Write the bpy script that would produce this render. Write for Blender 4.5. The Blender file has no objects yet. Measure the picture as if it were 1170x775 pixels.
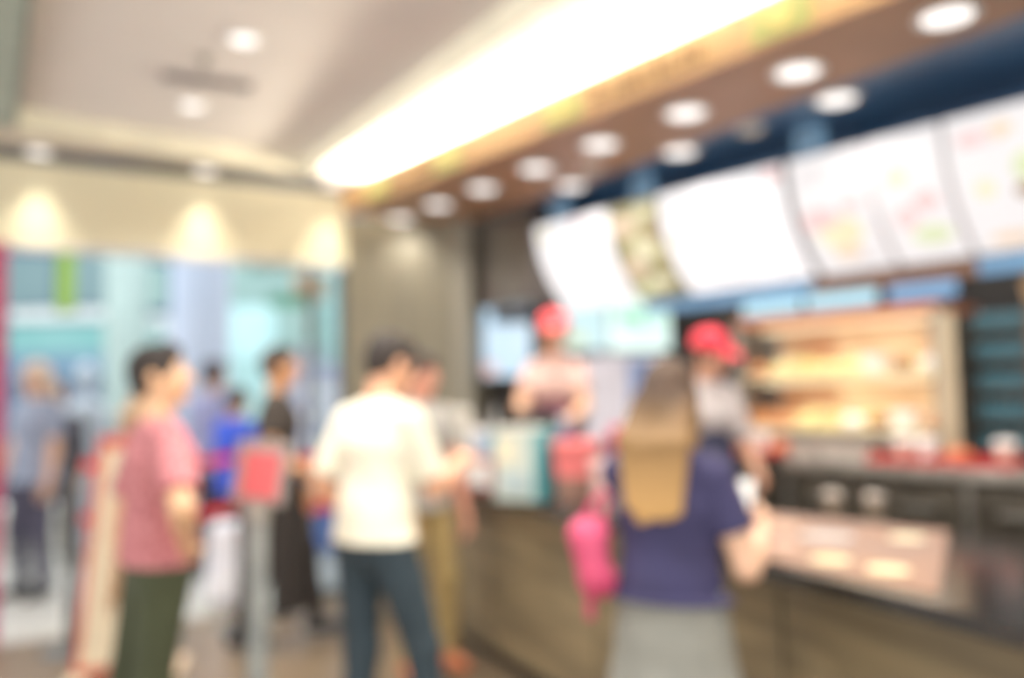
import bpy, bmesh, math, random
import numpy as np
from mathutils import Vector, Matrix
random.seed(7)
C = bpy.context.scene.collection
PI = math.pi
# ---------------------------------------------------------------- materials
def lin(c):
    return tuple((v/12.92 if v <= .04045 else ((v+.055)/1.055)**2.4) for v in [x/255. for x in c])
MC = {}
def mat(name, c, rough=.6, metal=0., c2=None, scale=6., stretch=(1,1,1), bump=0., emit=0., spec=.5, trans=0., coat=0., kind='noise'):
    if name in MC: return MC[name]
    m = bpy.data.materials.new(name); m.use_nodes = True
    nt = m.node_tree; b = nt.nodes['Principled BSDF']
    a = lin(c) + (1,)
    b.inputs['Base Color'].default_value = a
    b.inputs['Roughness'].default_value = rough; b.inputs['Metallic'].default_value = metal
    b.inputs['Specular IOR Level'].default_value = spec
    b.inputs['Transmission Weight'].default_value = trans
    b.inputs['Coat Weight'].default_value = coat
    tc = nt.nodes.new('ShaderNodeTexCoord'); mp = nt.nodes.new('ShaderNodeMapping')
    mp.inputs['Scale'].default_value = stretch
    nt.links.new(tc.outputs['Object'], mp.inputs[0])
    if kind == 'noise':
        tx = nt.nodes.new('ShaderNodeTexNoise'); tx.inputs['Scale'].default_value = scale; fac = tx.outputs['Fac']
    elif kind == 'check':
        tx = nt.nodes.new('ShaderNodeTexChecker'); tx.inputs['Scale'].default_value = scale; fac = tx.outputs['Fac']
    elif kind == 'voro':
        tx = nt.nodes.new('ShaderNodeTexVoronoi'); tx.inputs['Scale'].default_value = scale; fac = tx.outputs['Distance']
    elif kind == 'brick':
        tx = nt.nodes.new('ShaderNodeTexBrick'); tx.inputs['Scale'].default_value = scale; fac = tx.outputs['Fac']
        tx.offset = 0; tx.inputs['Mortar Size'].default_value = .008; tx.inputs['Brick Width'].default_value = .6; tx.inputs['Row Height'].default_value = .6
    nt.links.new(mp.outputs[0], tx.inputs['Vector'])
    if c2 is None: c2 = tuple(max(0, v*.93) for v in c)
    mx = nt.nodes.new('ShaderNodeMix'); mx.data_type = 'RGBA'
    mx.inputs[6].default_value = a; mx.inputs[7].default_value = lin(c2) + (1,)
    if kind == 'noise':
        rp = nt.nodes.new('ShaderNodeMapRange'); rp.inputs['From Min'].default_value = .35; rp.inputs['From Max'].default_value = .65
        nt.links.new(fac, rp.inputs['Value']); fac = rp.outputs[0]
    nt.links.new(fac, mx.inputs[0])
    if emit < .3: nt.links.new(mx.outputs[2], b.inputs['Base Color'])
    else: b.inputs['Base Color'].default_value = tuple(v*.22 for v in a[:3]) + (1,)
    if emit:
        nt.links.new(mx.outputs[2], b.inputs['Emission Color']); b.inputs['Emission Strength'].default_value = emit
    if bump:
        bp = nt.nodes.new('ShaderNodeBump'); bp.inputs['Strength'].default_value = bump; bp.inputs['Distance'].default_value = .01
        nt.links.new(fac, bp.inputs['Height']); nt.links.new(bp.outputs[0], b.inputs['Normal'])
    MC[name] = m; return m
# ---------------------------------------------------------------- mesh helpers
def box(bm, x0, x1, y0, y1, z0, z1, bev=0.):
    r = bmesh.ops.create_cube(bm, size=1.)['verts']
    for v in r:
        v.co = Vector(((x0+x1)/2+v.co.x*(x1-x0), (y0+y1)/2+v.co.y*(y1-y0), (z0+z1)/2+v.co.z*(z1-z0)))
    if bev:
        es = list({e for v in r for e in v.link_edges})
        bmesh.ops.bevel(bm, geom=es, offset=bev, segments=2, affect='EDGES', profile=.5)
def lathe(bm, prof, c=(0,0,0), seg=32, axis=None):
    M = Matrix.Translation(c)
    if axis is not None: M = M @ Vector(axis).to_track_quat('Z', 'Y').to_matrix().to_4x4()
    rings = []
    for r, z in prof:
        if r < 1e-5: rings.append([bm.verts.new(M @ Vector((0,0,z)))])
        else: rings.append([bm.verts.new(M @ Vector((r*math.cos(2*PI*k/seg), r*math.sin(2*PI*k/seg), z))) for k in range(seg)])
    for a, b in zip(rings, rings[1:]):
        for k in range(seg):
            j = (k+1) % seg
            vs = [a[k % len(a)], a[j % len(a)], b[j % len(b)], b[k % len(b)]]
            u = []
            for v in vs:
                if v not in u: u.append(v)
            if len(u) > 2:
                try: bm.faces.new(u)
                except ValueError: pass
def cyl(bm, c, r, h, seg=32, axis=None, r2=None):
    r2 = r if r2 is None else r2
    lathe(bm, [(0,0),(r,0),(r2,h),(0,h)], c, seg, axis)
def tube(bm, pts, r, seg=12):
    pts = [Vector(p) for p in pts]; rings = []
    for i, p in enumerate(pts):
        t = (pts[min(i+1, len(pts)-1)] - pts[max(i-1, 0)]).normalized()
        q = t.to_track_quat('Z', 'Y')
        rings.append([bm.verts.new(p + q @ Vector((r*math.cos(2*PI*k/seg), r*math.sin(2*PI*k/seg), 0))) for k in range(seg)])
    for a, b in zip(rings, rings[1:]):
        for k in range(seg): bm.faces.new([a[k], a[(k+1) % seg], b[(k+1) % seg], b[k]])
    bm.faces.new(rings[0][::-1]); bm.faces.new(rings[-1])
def prism(bm, poly, z0, z1):
    a = [bm.verts.new((p[0], p[1], z0)) for p in poly]; b = [bm.verts.new((p[0], p[1], z1)) for p in poly]
    n = len(poly)
    for k in range(n): bm.faces.new([a[k], a[(k+1) % n], b[(k+1) % n], b[k]])
    bm.faces.new(a[::-1]); bm.faces.new(b)
def obj(name, bm, m, parent=None, smooth=False, label=None, loc=None, rz=0.):
    bmesh.ops.recalc_face_normals(bm, faces=bm.faces[:])
    me = bpy.data.meshes.new(name); bm.to_mesh(me); bm.free()
    for mm in (m if isinstance(m, (list, tuple)) else [m]): me.materials.append(mm)
    if smooth:
        for p in me.polygons: p.use_smooth = True
        try: me.set_sharp_from_angle(angle=math.radians(40))
        except Exception: pass
    o = bpy.data.objects.new(name, me); C.objects.link(o)
    if parent: o.parent = parent
    if label: o['label'] = label
    if loc is not None: o.location = loc
    o.rotation_euler.z = rz
    return o
def tag(o, label, cat, group=None, kind=None):
    o['label'] = label; o['category'] = cat
    if group: o['group'] = group
    if kind: o['kind'] = kind
    return o
def thing(name, label, cat, loc=(0,0,0), rz=0., group=None):
    o = bpy.data.objects.new(name, None); C.objects.link(o); o.location = loc; o.rotation_euler.z = rz
    o.empty_display_size = .05
    return tag(o, label, cat, group)
def struct(name, bm, m, loc=None, rz=0., label=None):
    o = obj(name, bm, m, None, False, label, loc, rz); o['kind'] = 'structure'; return o
def B(*a, **k):
    bm = bmesh.new(); box(bm, *a, **k); return bm
def dup(root, loc=None, rz=None, label=None, group=None):
    r = root.copy(); C.objects.link(r)
    if loc is not None: r.location = loc
    if rz is not None: r.rotation_euler.z = rz
    if label: r['label'] = label
    if group: r['group'] = group
    for ch in list(root.children):
        c = ch.copy(); C.objects.link(c); c.parent = r
        for g in ch.children:
            d = g.copy(); C.objects.link(d); d.parent = c
    return r
# restaurant frame: local x runs along the counter wall (s), local y away from the guests (n)
RA = math.atan2(-.785, .62)
def W(s, n, z=0.): return Vector((.62*s+.785*n, -.785*s+.62*n, z))
# storefront frame
SA = math.atan2(6.20-5.11, -1.24+3.17); S0 = Vector((-3.17, 5.11, 0)); SL = math.hypot(1.93, 1.09)
def SF(u, v, z=0.):
    return S0 + Vector((math.cos(SA)*u - math.sin(SA)*v, math.sin(SA)*u + math.cos(SA)*v, z))

# ---------------------------------------------------------------- material library
M_ceil = mat('ceiling_plaster', (224,218,214), .9, scale=1.5, c2=(218,212,208))
M_bord = mat('ceiling_border', (236,231,224), .85)
M_riser = mat('tray_riser', (244,238,214), .7, emit=.22)  # slight glow in the material stands in for light on the riser
M_floor = mat('brown_tile', (112,95,74), .35, scale=1.0, c2=(102,86,68), bump=.0)
M_mall = mat('mall_tile', (190,188,180), .25, kind='brick', scale=1.0, c2=(160,160,155))
M_navy = mat('navy_gloss', (62,102,144), .3, c2=(50,84,122), scale=2)
M_brown = mat('brown_soffit', (168,128,98), .5, c2=(156,118,90), scale=3)
M_sign = mat('sign_brown', (182,146,100), .5, c2=(168,134,92), scale=5)
M_gold = mat('sign_gold', (214,214,120), .5, emit=.42)
M_darkgl = mat('sign_stroke', (92,62,34), .6)
M_wood = mat('grey_wood', (124,116,94), .5, c2=(110,103,86), scale=2.5, stretch=(4,4,.4))
M_wood2 = mat('grey_wood_light', (136,130,114), .5, stretch=(4,4,.4))
M_bulk = mat('dark_bulkhead', (74,60,52), .35, c2=(86,80,74), scale=2)
M_counter = mat('counter_wood', (132,115,84), .5, c2=(100,86,62), scale=3.0, stretch=(.5,.5,4), bump=.1)
M_top = mat('black_counter_top', (26,24,24), .18, c2=(38,34,32), scale=8, spec=.6)
M_toe = mat('toe_kick', (36,32,28), .6)
M_black = mat('black_plastic', (28,27,28), .45)
M_steel = mat('brushed_steel', (150,146,138), .32, .8, c2=(122,118,110), scale=8, stretch=(1,1,.2))
M_dsteel = mat('dark_steel', (84,78,68), .4, .5, c2=(60,54,46), scale=5)
M_white = mat('white_plastic', (232,232,230), .5)
M_cream = mat('cream_plastic', (226,220,206), .5)
M_red = mat('red_plastic', (176,34,36), .45)
M_belt = mat('red_belt', (214,26,40), .6)
M_teal = mat('teal_plastic', (30,82,96), .5)
M_cyanlit = mat('cyan_lightbox', (176,222,238), .5, emit=.75, c2=(160,214,236))
M_bluelit = mat('blue_lightbox', (120,168,214), .5, emit=.6)
M_screen = mat('screen_pale_blue', (176,212,238), .3, emit=.9, c2=(214,232,244), scale=3)
M_screen2 = mat('screen_white_green', (232,248,246), .3, emit=1.0, c2=(176,232,206), scale=3)
M_blue = mat('light_blue_paint', (110,162,208), .5, emit=.12)
M_brownrail = mat('brown_rail', (130,92,70), .5)
M_lamp = mat('lamp_lens', (255,250,246), .5, emit=1.3, c2=(255,250,244))
M_ring = mat('lamp_ring', (240,236,230), .4)
M_board = mat('menu_light_panel', (255,252,252), .5, emit=.88, c2=(253,248,250), scale=2)
M_boardn = mat('menu_light_panel_soft', (247,243,243), .5, emit=.70, c2=(243,239,240), scale=2)
M_boardf = mat('menu_food_panel', (226,214,150), .5, emit=.5, c2=(90,82,60), scale=7)
M_frame = mat('menu_frame', (58,52,56), .4)
M_glass = mat('clear_glass', (235,245,245), .03, trans=1., spec=.3)
M_magenta = mat('magenta_panel', (140,24,84), .5, emit=.08, c2=(170,24,50), scale=.5)
M_fascia = mat('cream_fascia', (222,214,184), .7, c2=(216,208,178), scale=1)
M_beige = mat('beige_board', (222,206,176), .6, c2=(214,198,170))
M_salmon = mat('red_frame', (205,84,66), .5)
M_grey = mat('grey_metal', (172,177,173), .45, .0, c2=(124,130,130))
M_dgrey = mat('dark_grey_metal', (80,84,82), .45)
M_pinkred = mat('pink_red_print', (216,96,100), .6)
M_hot = mat('hot_lamp', (255,232,190), .5, emit=1.0, c2=(255,224,170))
# ---------------------------------------------------------------- implicit body modelling
def surface_nets(f, vs, org):
    ins = f < 0
    cnt = np.zeros(tuple(np.array(f.shape)-1), np.int8)
    sl = [slice(0,-1), slice(1,None)]
    for i in (0,1):
        for j in (0,1):
            for k in (0,1): cnt += ins[sl[i], sl[j], sl[k]]
    cells = np.argwhere((cnt > 0) & (cnt < 8))
    idx = -np.ones(cnt.shape, np.int64); idx[tuple(cells.T)] = np.arange(len(cells))
    acc = np.zeros((len(cells), 3)); num = np.zeros(len(cells))
    corners = [(i,j,k) for i in (0,1) for j in (0,1) for k in (0,1)]
    for a in corners:
        for ax in range(3):
            if a[ax]: continue
            b = list(a); b[ax] = 1; b = tuple(b)
            fa = f[tuple((cells+a).T)]; fb = f[tuple((cells+b).T)]
            m = (fa < 0) != (fb < 0)
            t = np.where(m, fa/np.where(m, fa-fb, 1), 0)
            p = np.tile(np.array(a, float), (len(cells), 1)); p[:, ax] = t
            acc[m] += p[m]; num[m] += 1
    V = (cells + acc/num[:, None])*vs + org
    Q = []
    for ax in range(3):
        A = [slice(None)]*3; Bs = [slice(None)]*3; A[ax] = slice(0,-1); Bs[ax] = slice(1,None)
        ed = np.argwhere(ins[tuple(A)] != ins[tuple(Bs)])
        o1, o2 = [(1,2),(2,0),(0,1)][ax]
        ed = ed[(ed[:, o1] > 0) & (ed[:, o2] > 0)]
        e1 = np.zeros(3, int); e1[o1] = 1; e2 = np.zeros(3, int); e2[o2] = 1
        ok = np.all(ed < np.array(cnt.shape), axis=1); ed = ed[ok]
        q = np.stack([idx[tuple((ed-e1-e2).T)], idx[tuple((ed-e2).T)], idx[tuple(ed.T)], idx[tuple((ed-e1).T)]], 1)
        flip = ~ins[tuple(ed.T)]
        q[flip] = q[flip][:, ::-1]
        Q.append(q[np.all(q >= 0, axis=1)])
    return V, np.concatenate(Q)
def n3(v): v = np.array(v, float); return v/np.linalg.norm(v)
class Sdf:
    def __init__(s): s.p = []; s.pl = []
    def add(s, kind, A, Bb, k, op, bb, clips=()): s.p.append((kind, A, Bb, k, op, bb, clips)); return s
    def cone(s, a, b, ra, rb, k=.02, op='u', clips=()):
        a = np.array(a, float); b = np.array(b, float)
        return s.add('c', (a, b, ra, rb), None, k, op, (np.minimum(a-ra, b-rb), np.maximum(a+ra, b+rb)), clips)
    def ell(s, c, r, R=None, k=.02, op='u', clips=()):
        c = np.array(c, float); r = np.array(r, float); m = r.max()
        return s.add('e', (c, r, np.eye(3) if R is None else np.array(R)), None, k, op, (c-m, c+m), clips)
    def sweep(s, a, b, ra, rb, u=(1,0,0), k=.02, op='u', clips=()):
        # elliptical section (ru, rv) swept from a to b with lateral axis u
        a = np.array(a, float); b = np.array(b, float); m = max(*ra, *rb)
        return s.add('s', (a, b, ra, rb, np.array(u, float)), None, k, op, (np.minimum(a, b)-m, np.maximum(a, b)+m), clips)
    def plane(s, pt, nrm): s.pl.append((np.array(pt, float), n3(nrm))); return s   # keeps the side the normal points away from
    def mesh(s, vs):
        pad = 4*vs + .02
        lo = np.min([q[5][0] for q in s.p if q[4] == 'u'], axis=0) - pad; hi = np.max([q[5][1] for q in s.p if q[4] == 'u'], axis=0) + pad
        sh = np.ceil((hi-lo)/vs).astype(int)+1
        f = np.full(sh, .2, np.float32)
        ax = [lo[i] + vs*np.arange(sh[i]) for i in range(3)]
        for kind, A, _, k, op, bb, clips in s.p:
            i0 = np.maximum(((bb[0]-pad-k-lo)/vs).astype(int), 0); i1 = np.minimum(((bb[1]+pad+k-lo)/vs).astype(int)+2, sh)
            if np.any(i1 <= i0): continue
            w = tuple(slice(i0[i], i1[i]) for i in range(3))
            X, Y, Z = np.meshgrid(*[ax[i][w[i]] for i in range(3)], indexing='ij')
            P = np.stack([X, Y, Z], -1)
            if kind == 'c':
                a, b, ra, rb = A; ab = b-a; L = ab@ab + 1e-12
                t = np.clip(((P-a)@ab)/L, 0, 1)
                d = np.linalg.norm(P - a - t[..., None]*ab, axis=-1) - (ra+(rb-ra)*t)
            elif kind == 'e':
                c, r, R = A; q = (P-c)@R
                k0 = np.linalg.norm(q/r, axis=-1); k1 = np.linalg.norm(q/(r*r), axis=-1)+1e-9
                d = k0*(k0-1)/k1
            else:
                a, b, ra, rb, u = A; ab = b-a; L = ab@ab+1e-12; wv = ab/math.sqrt(L)
                u = u - (u@wv)*wv; u /= np.linalg.norm(u); v = np.cross(wv, u)
                t = np.clip(((P-a)@ab)/L, 0, 1); q = P - a - t[..., None]*ab
                ru = ra[0]+(rb[0]-ra[0])*t; rv = ra[1]+(rb[1]-ra[1])*t; rw = np.minimum(ru, rv)
                x1, x2, x3 = q@u, q@v, q@wv
                k0 = np.sqrt((x1/ru)**2+(x2/rv)**2+(x3/rw)**2); k1 = np.sqrt((x1/ru**2)**2+(x2/rv**2)**2+(x3/rw**2)**2)+1e-9
                d = k0*(k0-1)/k1
            for pt, nr in clips: d = np.maximum(d, (P-pt)@nr)
            g = f[w]
            if op == 'u':
                h = np.maximum(k-np.abs(g-d), 0)/k; f[w] = np.minimum(g, d) - h*h*k/4
            else:
                d = -d; h = np.maximum(k-np.abs(g-d), 0)/k; f[w] = np.maximum(g, d) + h*h*k/4
        if s.pl:
            X, Y, Z = np.meshgrid(*ax, indexing='ij')
            for pt, nr in s.pl: f = np.maximum(f, ((X-pt[0])*nr[0]+(Y-pt[1])*nr[1]+(Z-pt[2])*nr[2]).astype(np.float32))
        f[0], f[-1] = .2, .2; f[:, 0] = .2; f[:, -1] = .2; f[:, :, 0] = .2; f[:, :, -1] = .2
        return surface_nets(f, vs, lo)
def sobj(name, sdf, vs, m, parent=None, label=None, lipat=None, lipm=None):
    V, Q = sdf.mesh(vs)
    me = bpy.data.meshes.new(name)
    me.vertices.add(len(V)); me.vertices.foreach_set('co', V.astype(np.float32).ravel())
    me.loops.add(len(Q)*4); me.loops.foreach_set('vertex_index', Q.astype(np.int32).ravel())
    me.polygons.add(len(Q)); me.polygons.foreach_set('loop_start', np.arange(0, len(Q)*4, 4, dtype=np.int32))
    me.polygons.foreach_set('use_smooth', np.ones(len(Q), bool))
    me.materials.append(m)
    if lipat is not None:
        me.materials.append(lipm)
        c = V[Q].mean(1); R, o, r = lipat
        q = (c-o)@R/np.array(r)
        me.polygons.foreach_set('material_index', (np.linalg.norm(q, axis=1) < 1).astype(np.int32))
    me.update(calc_edges=True); me.validate()
    o = bpy.data.objects.new(name, me); C.objects.link(o)
    if parent: o.parent = parent
    if label: o['label'] = label
    return o
def rx(a): c, s = math.cos(a), math.sin(a); return np.array([[1,0,0],[0,c,-s],[0,s,c]])
def ry(a): c, s = math.cos(a), math.sin(a); return np.array([[c,0,s],[0,1,0],[-s,0,c]])
def rzm(a): c, s = math.cos(a), math.sin(a); return np.array([[c,-s,0],[s,c,0],[0,0,1]])
def ik(a, t, l1, l2, pole):
    a = np.array(a, float); t = np.array(t, float); d = t-a; L = np.linalg.norm(d)
    if L > (l1+l2)*.995: t = a + d/L*(l1+l2)*.995; d = t-a; L = np.linalg.norm(d)
    w = d/L; p = np.array(pole, float); p = p-(p@w)*w; p /= np.linalg.norm(p)
    x = (l1*l1-l2*l2+L*L)/(2*L); y = math.sqrt(max(l1*l1-x*x, 1e-6))
    return a+w*x+p*y, t
LIP = mat('lips', (178,100,92), .5)
EYEW = mat('eye_white', (238,236,230), .3); IRIS = mat('iris_dark', (44,28,20), .2)
def person(label, loc, rz, H=1.7, skin=(222,176,146), hair=(34,26,22), hairstyle='short', hair2=None, female=False,
           lean=0., twist=0., side=0., head=(0,0,0), hands=((-.24,.10,.80),(.24,.10,.80)), poles=((-.3,-1,0),(.3,-1,0)), curl=(.5,.5), palm=(None,None),
           feet=((-.11,.0),(.11,.0)), toe=(.12,-.12), shirt=(200,200,200), shirtmat=None, sleeve=.75, hem=.86, legs='trousers', legc=(50,60,70), legmat=None,
           trouser_hem=.07, apron=None, cap=None, hairmat=None, shoec=(30,30,32), vs=.008, fat=1., headscale=1., pelvis_shift=(0,0), group=None, face=True, dz=0., jacket=None):
    S = H/1.75
    root = thing('person', label, 'person', loc, rz, group)
    SK = mat('skin_%d_%d_%d' % skin, skin, .5, c2=tuple(int(v*.96) for v in skin), scale=8)
    sw = (.150 if female else .172)*fat; hw = .088
    a3 = lambda *v: np.array(v, float)
    px, py = pelvis_shift
    pel = a3(px, py, .97+dz)
    Rt = rx(-lean) @ ry(side) @ rzm(twist*.6); Rs = rx(-lean) @ ry(side) @ rzm(twist)
    T = lambda x, y, z: pel + Rt @ a3(x, y, z)
    waist = T(0, .0, .14); chest = pel + Rs @ a3(0, .0, .33); upc = pel + Rs @ a3(0, -.01, .43); neck = pel + Rs @ a3(0, -.012, .52)
    ulat = Rs @ a3(1,0,0); wlat = Rt @ a3(1,0,0)
    hy, hp, ht = head
    Rh = rzm(twist) @ rzm(hy) @ rx(-lean*.35) @ rx(hp) @ ry(ht)
    hc = neck + (Rs @ a3(0, .012, .045)) + Rh @ a3(0, .01, .085)
    hs = headscale; HT = lambda x, y, z: hc + Rh @ (a3(x, y, z)*hs)
    body = Sdf()
    ht_, wt, ct = (.158, .130, .148) if female else (.150, .138, .160)
    body.sweep(pel+a3(0,0,-.04), T(0,0,.06), (ht_*fat, .105*fat), (wt*fat, .095*fat), wlat, .03)
    body.sweep(T(0,0,.06), chest, (wt*fat, .09*fat), (ct*fat, .112*fat), wlat, .04)
    body.sweep(chest, upc, (ct*fat, .108*fat), (sw*.80, .072), ulat, .04)
    if female:
        for sx in (-1, 1): body.ell(pel+Rs@a3(sx*.065, .070, .30), (.055,.045,.055), None, .03)
    body.cone(neck-(Rs@a3(0,0,.05)), HT(0,-.012,-.06), .058*(.85 if female else 1), .054*(.85 if female else 1), .03)
    # legs
    hipj, knee, ank = [], [], []
    for i, sx in enumerate((-1, 1)):
        h = pel + a3(sx*hw, 0, -.05); an = a3(feet[i][0], feet[i][1], .085 + (feet[i][2] if len(feet[i]) > 2 else 0))
        fd = rzm(toe[i]) @ a3(0,1,0)
        kn, an = ik(h, an, .423, .418, fd + a3(sx*.08,0,0))
        hipj.append(h); knee.append(kn); ank.append(an)
        body.cone(h, kn, .088*fat, .056*fat, .03); body.cone(kn, kn+(an-kn)*.35, .055*fat, .056*fat, .03); body.cone(kn+(an-kn)*.3, an, .056*fat, .036, .03)
        body.cone(an+a3(0,0,-.035)-fd*.03, an+a3(0,0,-.055)+fd*.13, .036, .026, .02)
    # arms and hands
    sh, elb, wri = [], [], []
    for i, sx in enumerate((-1, 1)):
        s0 = pel + Rs @ a3(sx*sw, -.01, .412)
        el, wr = ik(s0, hands[i], .285, .25, poles[i])
        sh.append(s0); elb.append(el); wri.append(wr)
        body.cone(upc + ulat*sx*.07, s0, .050, .050*fat, .04)
        body.cone(s0, el, .052*fat, .040*fat, .03); body.cone(el, el+(wr-el)*.3, .040*fat, .040*fat, .02); body.cone(el+(wr-el)*.3, wr, .040*fat, .026, .02)
        d = n3(wr-el)
        pn = palm[i] if palm[i] is not None else (-sx*1., 0, 0)
        pn = np.array(pn, float); pn = n3(pn-(pn@d)*d)         # direction the palm faces
        la = n3(np.cross(d, pn))                                # across the palm
        thumbside = 1. if (la @ a3(0, 1, .3)) > 0 else -1.; la = la*thumbside   # thumb towards front/up
        kc = wr + d*.085
        body.sweep(wr+d*.012, kc, (.030,.017), (.038,.013), la, .012)
        for q in range(4):
            off = (.029 - q*.0195); ln = (.040,.045,.042,.033)[q]
            p0 = kc + la*off - d*.012; ang = curl[i]*.5; pr = p0; rr = .0092 - .0006*q
            for g in range(3):
                dd = d*math.cos(ang)+pn*math.sin(ang)+la*.06*(1.5-q)
                p1 = pr + dd*ln*(1, .7, .55)[g]
                body.cone(pr, p1, rr, rr*.92, .004); pr = p1; rr *= .92; ang += curl[i]*.8
        t0 = wr + d*.025 + la*.022; t1 = t0 + n3(d*.6+la*.7+pn*.3)*.038; t2 = t1 + n3(d*.85+la*.25+pn*.4)*.032; t3 = t2 + n3(d*.9+pn*.45)*.025
        body.cone(t0, t1, .014, .0115, .008); body.cone(t1, t2, .0115, .010, .004); body.cone(t2, t3, .010, .0085, .004)
    # head
    E = lambda c, r, k=.015, op='u', Rl=None: body.ell(HT(*c), a3(*r)*hs, Rh if Rl is None else Rh@Rl, k, op)
    E((0,-.012,.030), (.074,.094,.088), .02); E((0,.022,-.022), (.063,.070,.080), .02); E((0,.036,-.078), (.040,.042,.034), .03)
    if face:
        E((0,.078,.030), (.052,.018,.016), .015)
        for sx in (-1, 1):
            E((sx*.036,.070,-.022), (.022,.020,.022), .015)
            E((sx*.031,.100,.010), (.0145,.014,.0095), .006, 's')
            E((sx*.077,-.006,-.006), (.010,.020,.032), .006, 'u', rzm(-sx*.35))
        body.cone(HT(0,.090,.012), HT(0,.110,-.026), .0085, .0135, .008)
        for sx in (-1, 1): body.cone(HT(sx*.010,.098,-.030), HT(sx*.011,.098,-.031), .0085, .0085, .006)
        E((0,.089,-.053), (.023,.010,.006), .005); E((0,.087,-.064), (.020,.010,.007), .005); E((0,.080,-.094), (.018,.014,.014), .012)
    bo = sobj('body', body, vs, SK, root, None, (Rh, HT(0,.098,-.058), (.021,.02,.0095)) if face else None, LIP)
    kids = [bo]
    if face:
        for sx in (-1, 1):
            e = bmesh.new(); bmesh.ops.create_uvsphere(e, u_segments=16, v_segments=10, radius=.0115*hs, matrix=Matrix.Translation(HT(sx*.031,.0790,.010)))
            eo = obj('eye', e, EYEW, root, True); kids.append(eo)
            e = bmesh.new(); bmesh.ops.create_uvsphere(e, u_segments=12, v_segments=8, radius=.0064*hs, matrix=Matrix.Translation(HT(sx*.031,.0855,.010)))
            obj('iris', e, IRIS, eo, True)
            eb = Sdf(); eb.cone(HT(sx*.014,.097,.031), HT(sx*.044,.084,.033), .0045, .0035, .004)
            kids.append(sobj('eyebrow', eb, .003, mat('brow', (50,38,30), .8), root))
    HM = mat('hair_%d_%d_%d' % hair, hair, .75, c2=hair2 or tuple(int(v*1.25) for v in hair), scale=14, stretch=(2,2,.35) if hair2 else (1,1,1), bump=.3)
    if hairmat: HM = hairmat
    if hairstyle:
        hr = Sdf(); EH = lambda c, r, k=.02, op='u': hr.ell(HT(*c), a3(*r)*hs, Rh, k, op)
        EH((0,-.014,.036), (.085,.104,.096))
        if hairstyle == 'short':
            EH((0,-.055,-.01), (.068,.055,.065)); EH((0,.05,.095), (.06,.04,.03))
        if hairstyle in ('long', 'straight'):
            EH((0,-.05,-.04), (.085,.07,.10))
            L = .24 if hairstyle == 'long' else .16
            for sx, dx, ln in ((-1,.055,.9), (0,0,1.), (1,.055,.95), (-1,.028,1.06), (1,.028,1.)):
                a = HT(sx*dx, -.055, -.02); b = neck + Rs @ a3(sx*dx*1.25, -.115, -L*ln+.02)
                m_ = (a+b)/2 + Rs @ a3(sx*.012, -.035, .04)
                hr.sweep(a, m_, (.045,.036), (.044,.030), ulat, .02); hr.sweep(m_, b, (.044,.030), (.022,.014), ulat, .02)
            for sx in (-1, 1):
                a = HT(sx*.072, .005, .02); b = neck + Rs @ a3(sx*.085, -.02, -.12); hr.cone(a, HT(sx*.085,-.005,-.07), .022, .024, .02); hr.cone(HT(sx*.085,-.005,-.07), b, .024, .012, .02)
        if hairstyle == 'bun':
            EH((0,-.05,-.02), (.075,.06,.075)); EH((0,-.115,-.02), (.035,.03,.035))
        hr.ell(HT(0,.085,-.035), a3(.060,.075,.088)*hs, Rh, .015, 's')
        if hairstyle in ('short', 'bun'):
            hr.ell(HT(0,.03,-.13), a3(.12,.10,.085)*hs, Rh, .015, 's')
            for sx in (-1, 1): hr.ell(HT(sx*.085,.0,-.02), a3(.02,.026,.04)*hs, Rh, .01, 's')
        kids.append(sobj('hair', hr, .006, HM, root))
    if cap:
        CM = mat('cap_%d_%d_%d' % cap, cap, .7)
        cp = Sdf(); cp.ell(HT(0,-.010,.052), a3(.096,.112,.090)*hs, Rh, .01, 'u', [(HT(0,0,.040), Rh@a3(0,.12,-1))])
        cp.ell(HT(0,.115,.052), a3(.070,.072,.009)*hs, Rh@rx(-.15), .01)
        co = sobj('cap', cp, .006, CM, root, 'red cap with a short brim'); kids.append(co)
        b = bmesh.new(); bmesh.ops.create_uvsphere(b, u_segments=10, v_segments=6, radius=.011, matrix=Matrix.Translation(HT(0,-.01,.143))); obj('cap_button', b, CM, co, True)
    # shirt
    SM = shirtmat or mat('shirt_%d_%d_%d' % shirt, shirt, .85, scale=10, bump=.1)
    st = Sdf(); o = .016
    hz = hem+dz
    st.sweep(a3(px, py, hz), T(0,0,.06), ((ht_*fat+.052), .105*fat+.034), (wt*fat+.024, .095*fat+.026), wlat, .05)
    st.sweep(T(0,0,.06), chest, (wt*fat+.020, .09*fat+.026), (ct*fat+.014, .112*fat+.014), wlat, .06)
    st.sweep(chest, upc, (ct*fat+.012, .108*fat+.014), (sw*.82+.008, .072+.012), ulat, .05)
    if female:
        for sx in (-1, 1): st.ell(pel+Rs@a3(sx*.065, .078, .30), (.078,.066,.08), None, .05)
    for i, sx in enumerate((-1, 1)):
        st.cone(upc + ulat*sx*.07, sh[i], .050+o*.7, .050*fat+o*.7, .03)
        if sleeve <= 1:
            e = sh[i]+(elb[i]-sh[i])*sleeve
            st.cone(sh[i], e, .050*fat+o*.9, .048*fat+o*1.3, .02, 'u', [(e, n3(elb[i]-sh[i]))])
        else:
            st.cone(sh[i], elb[i], .054*fat+o, .044*fat+o, .03); e = elb[i]+(wri[i]-elb[i])*min(sleeve-1, .97)
            st.cone(elb[i], e, .044*fat+o, .034+o*.6, .03, 'u', [(e, n3(wri[i]-elb[i]))])
    st.ell(neck+Rs@a3(0,.015,.035), (.072,.070,.060), Rs, .012, 's')
    st.plane((0,0,hz), (0,0,-1))
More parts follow.
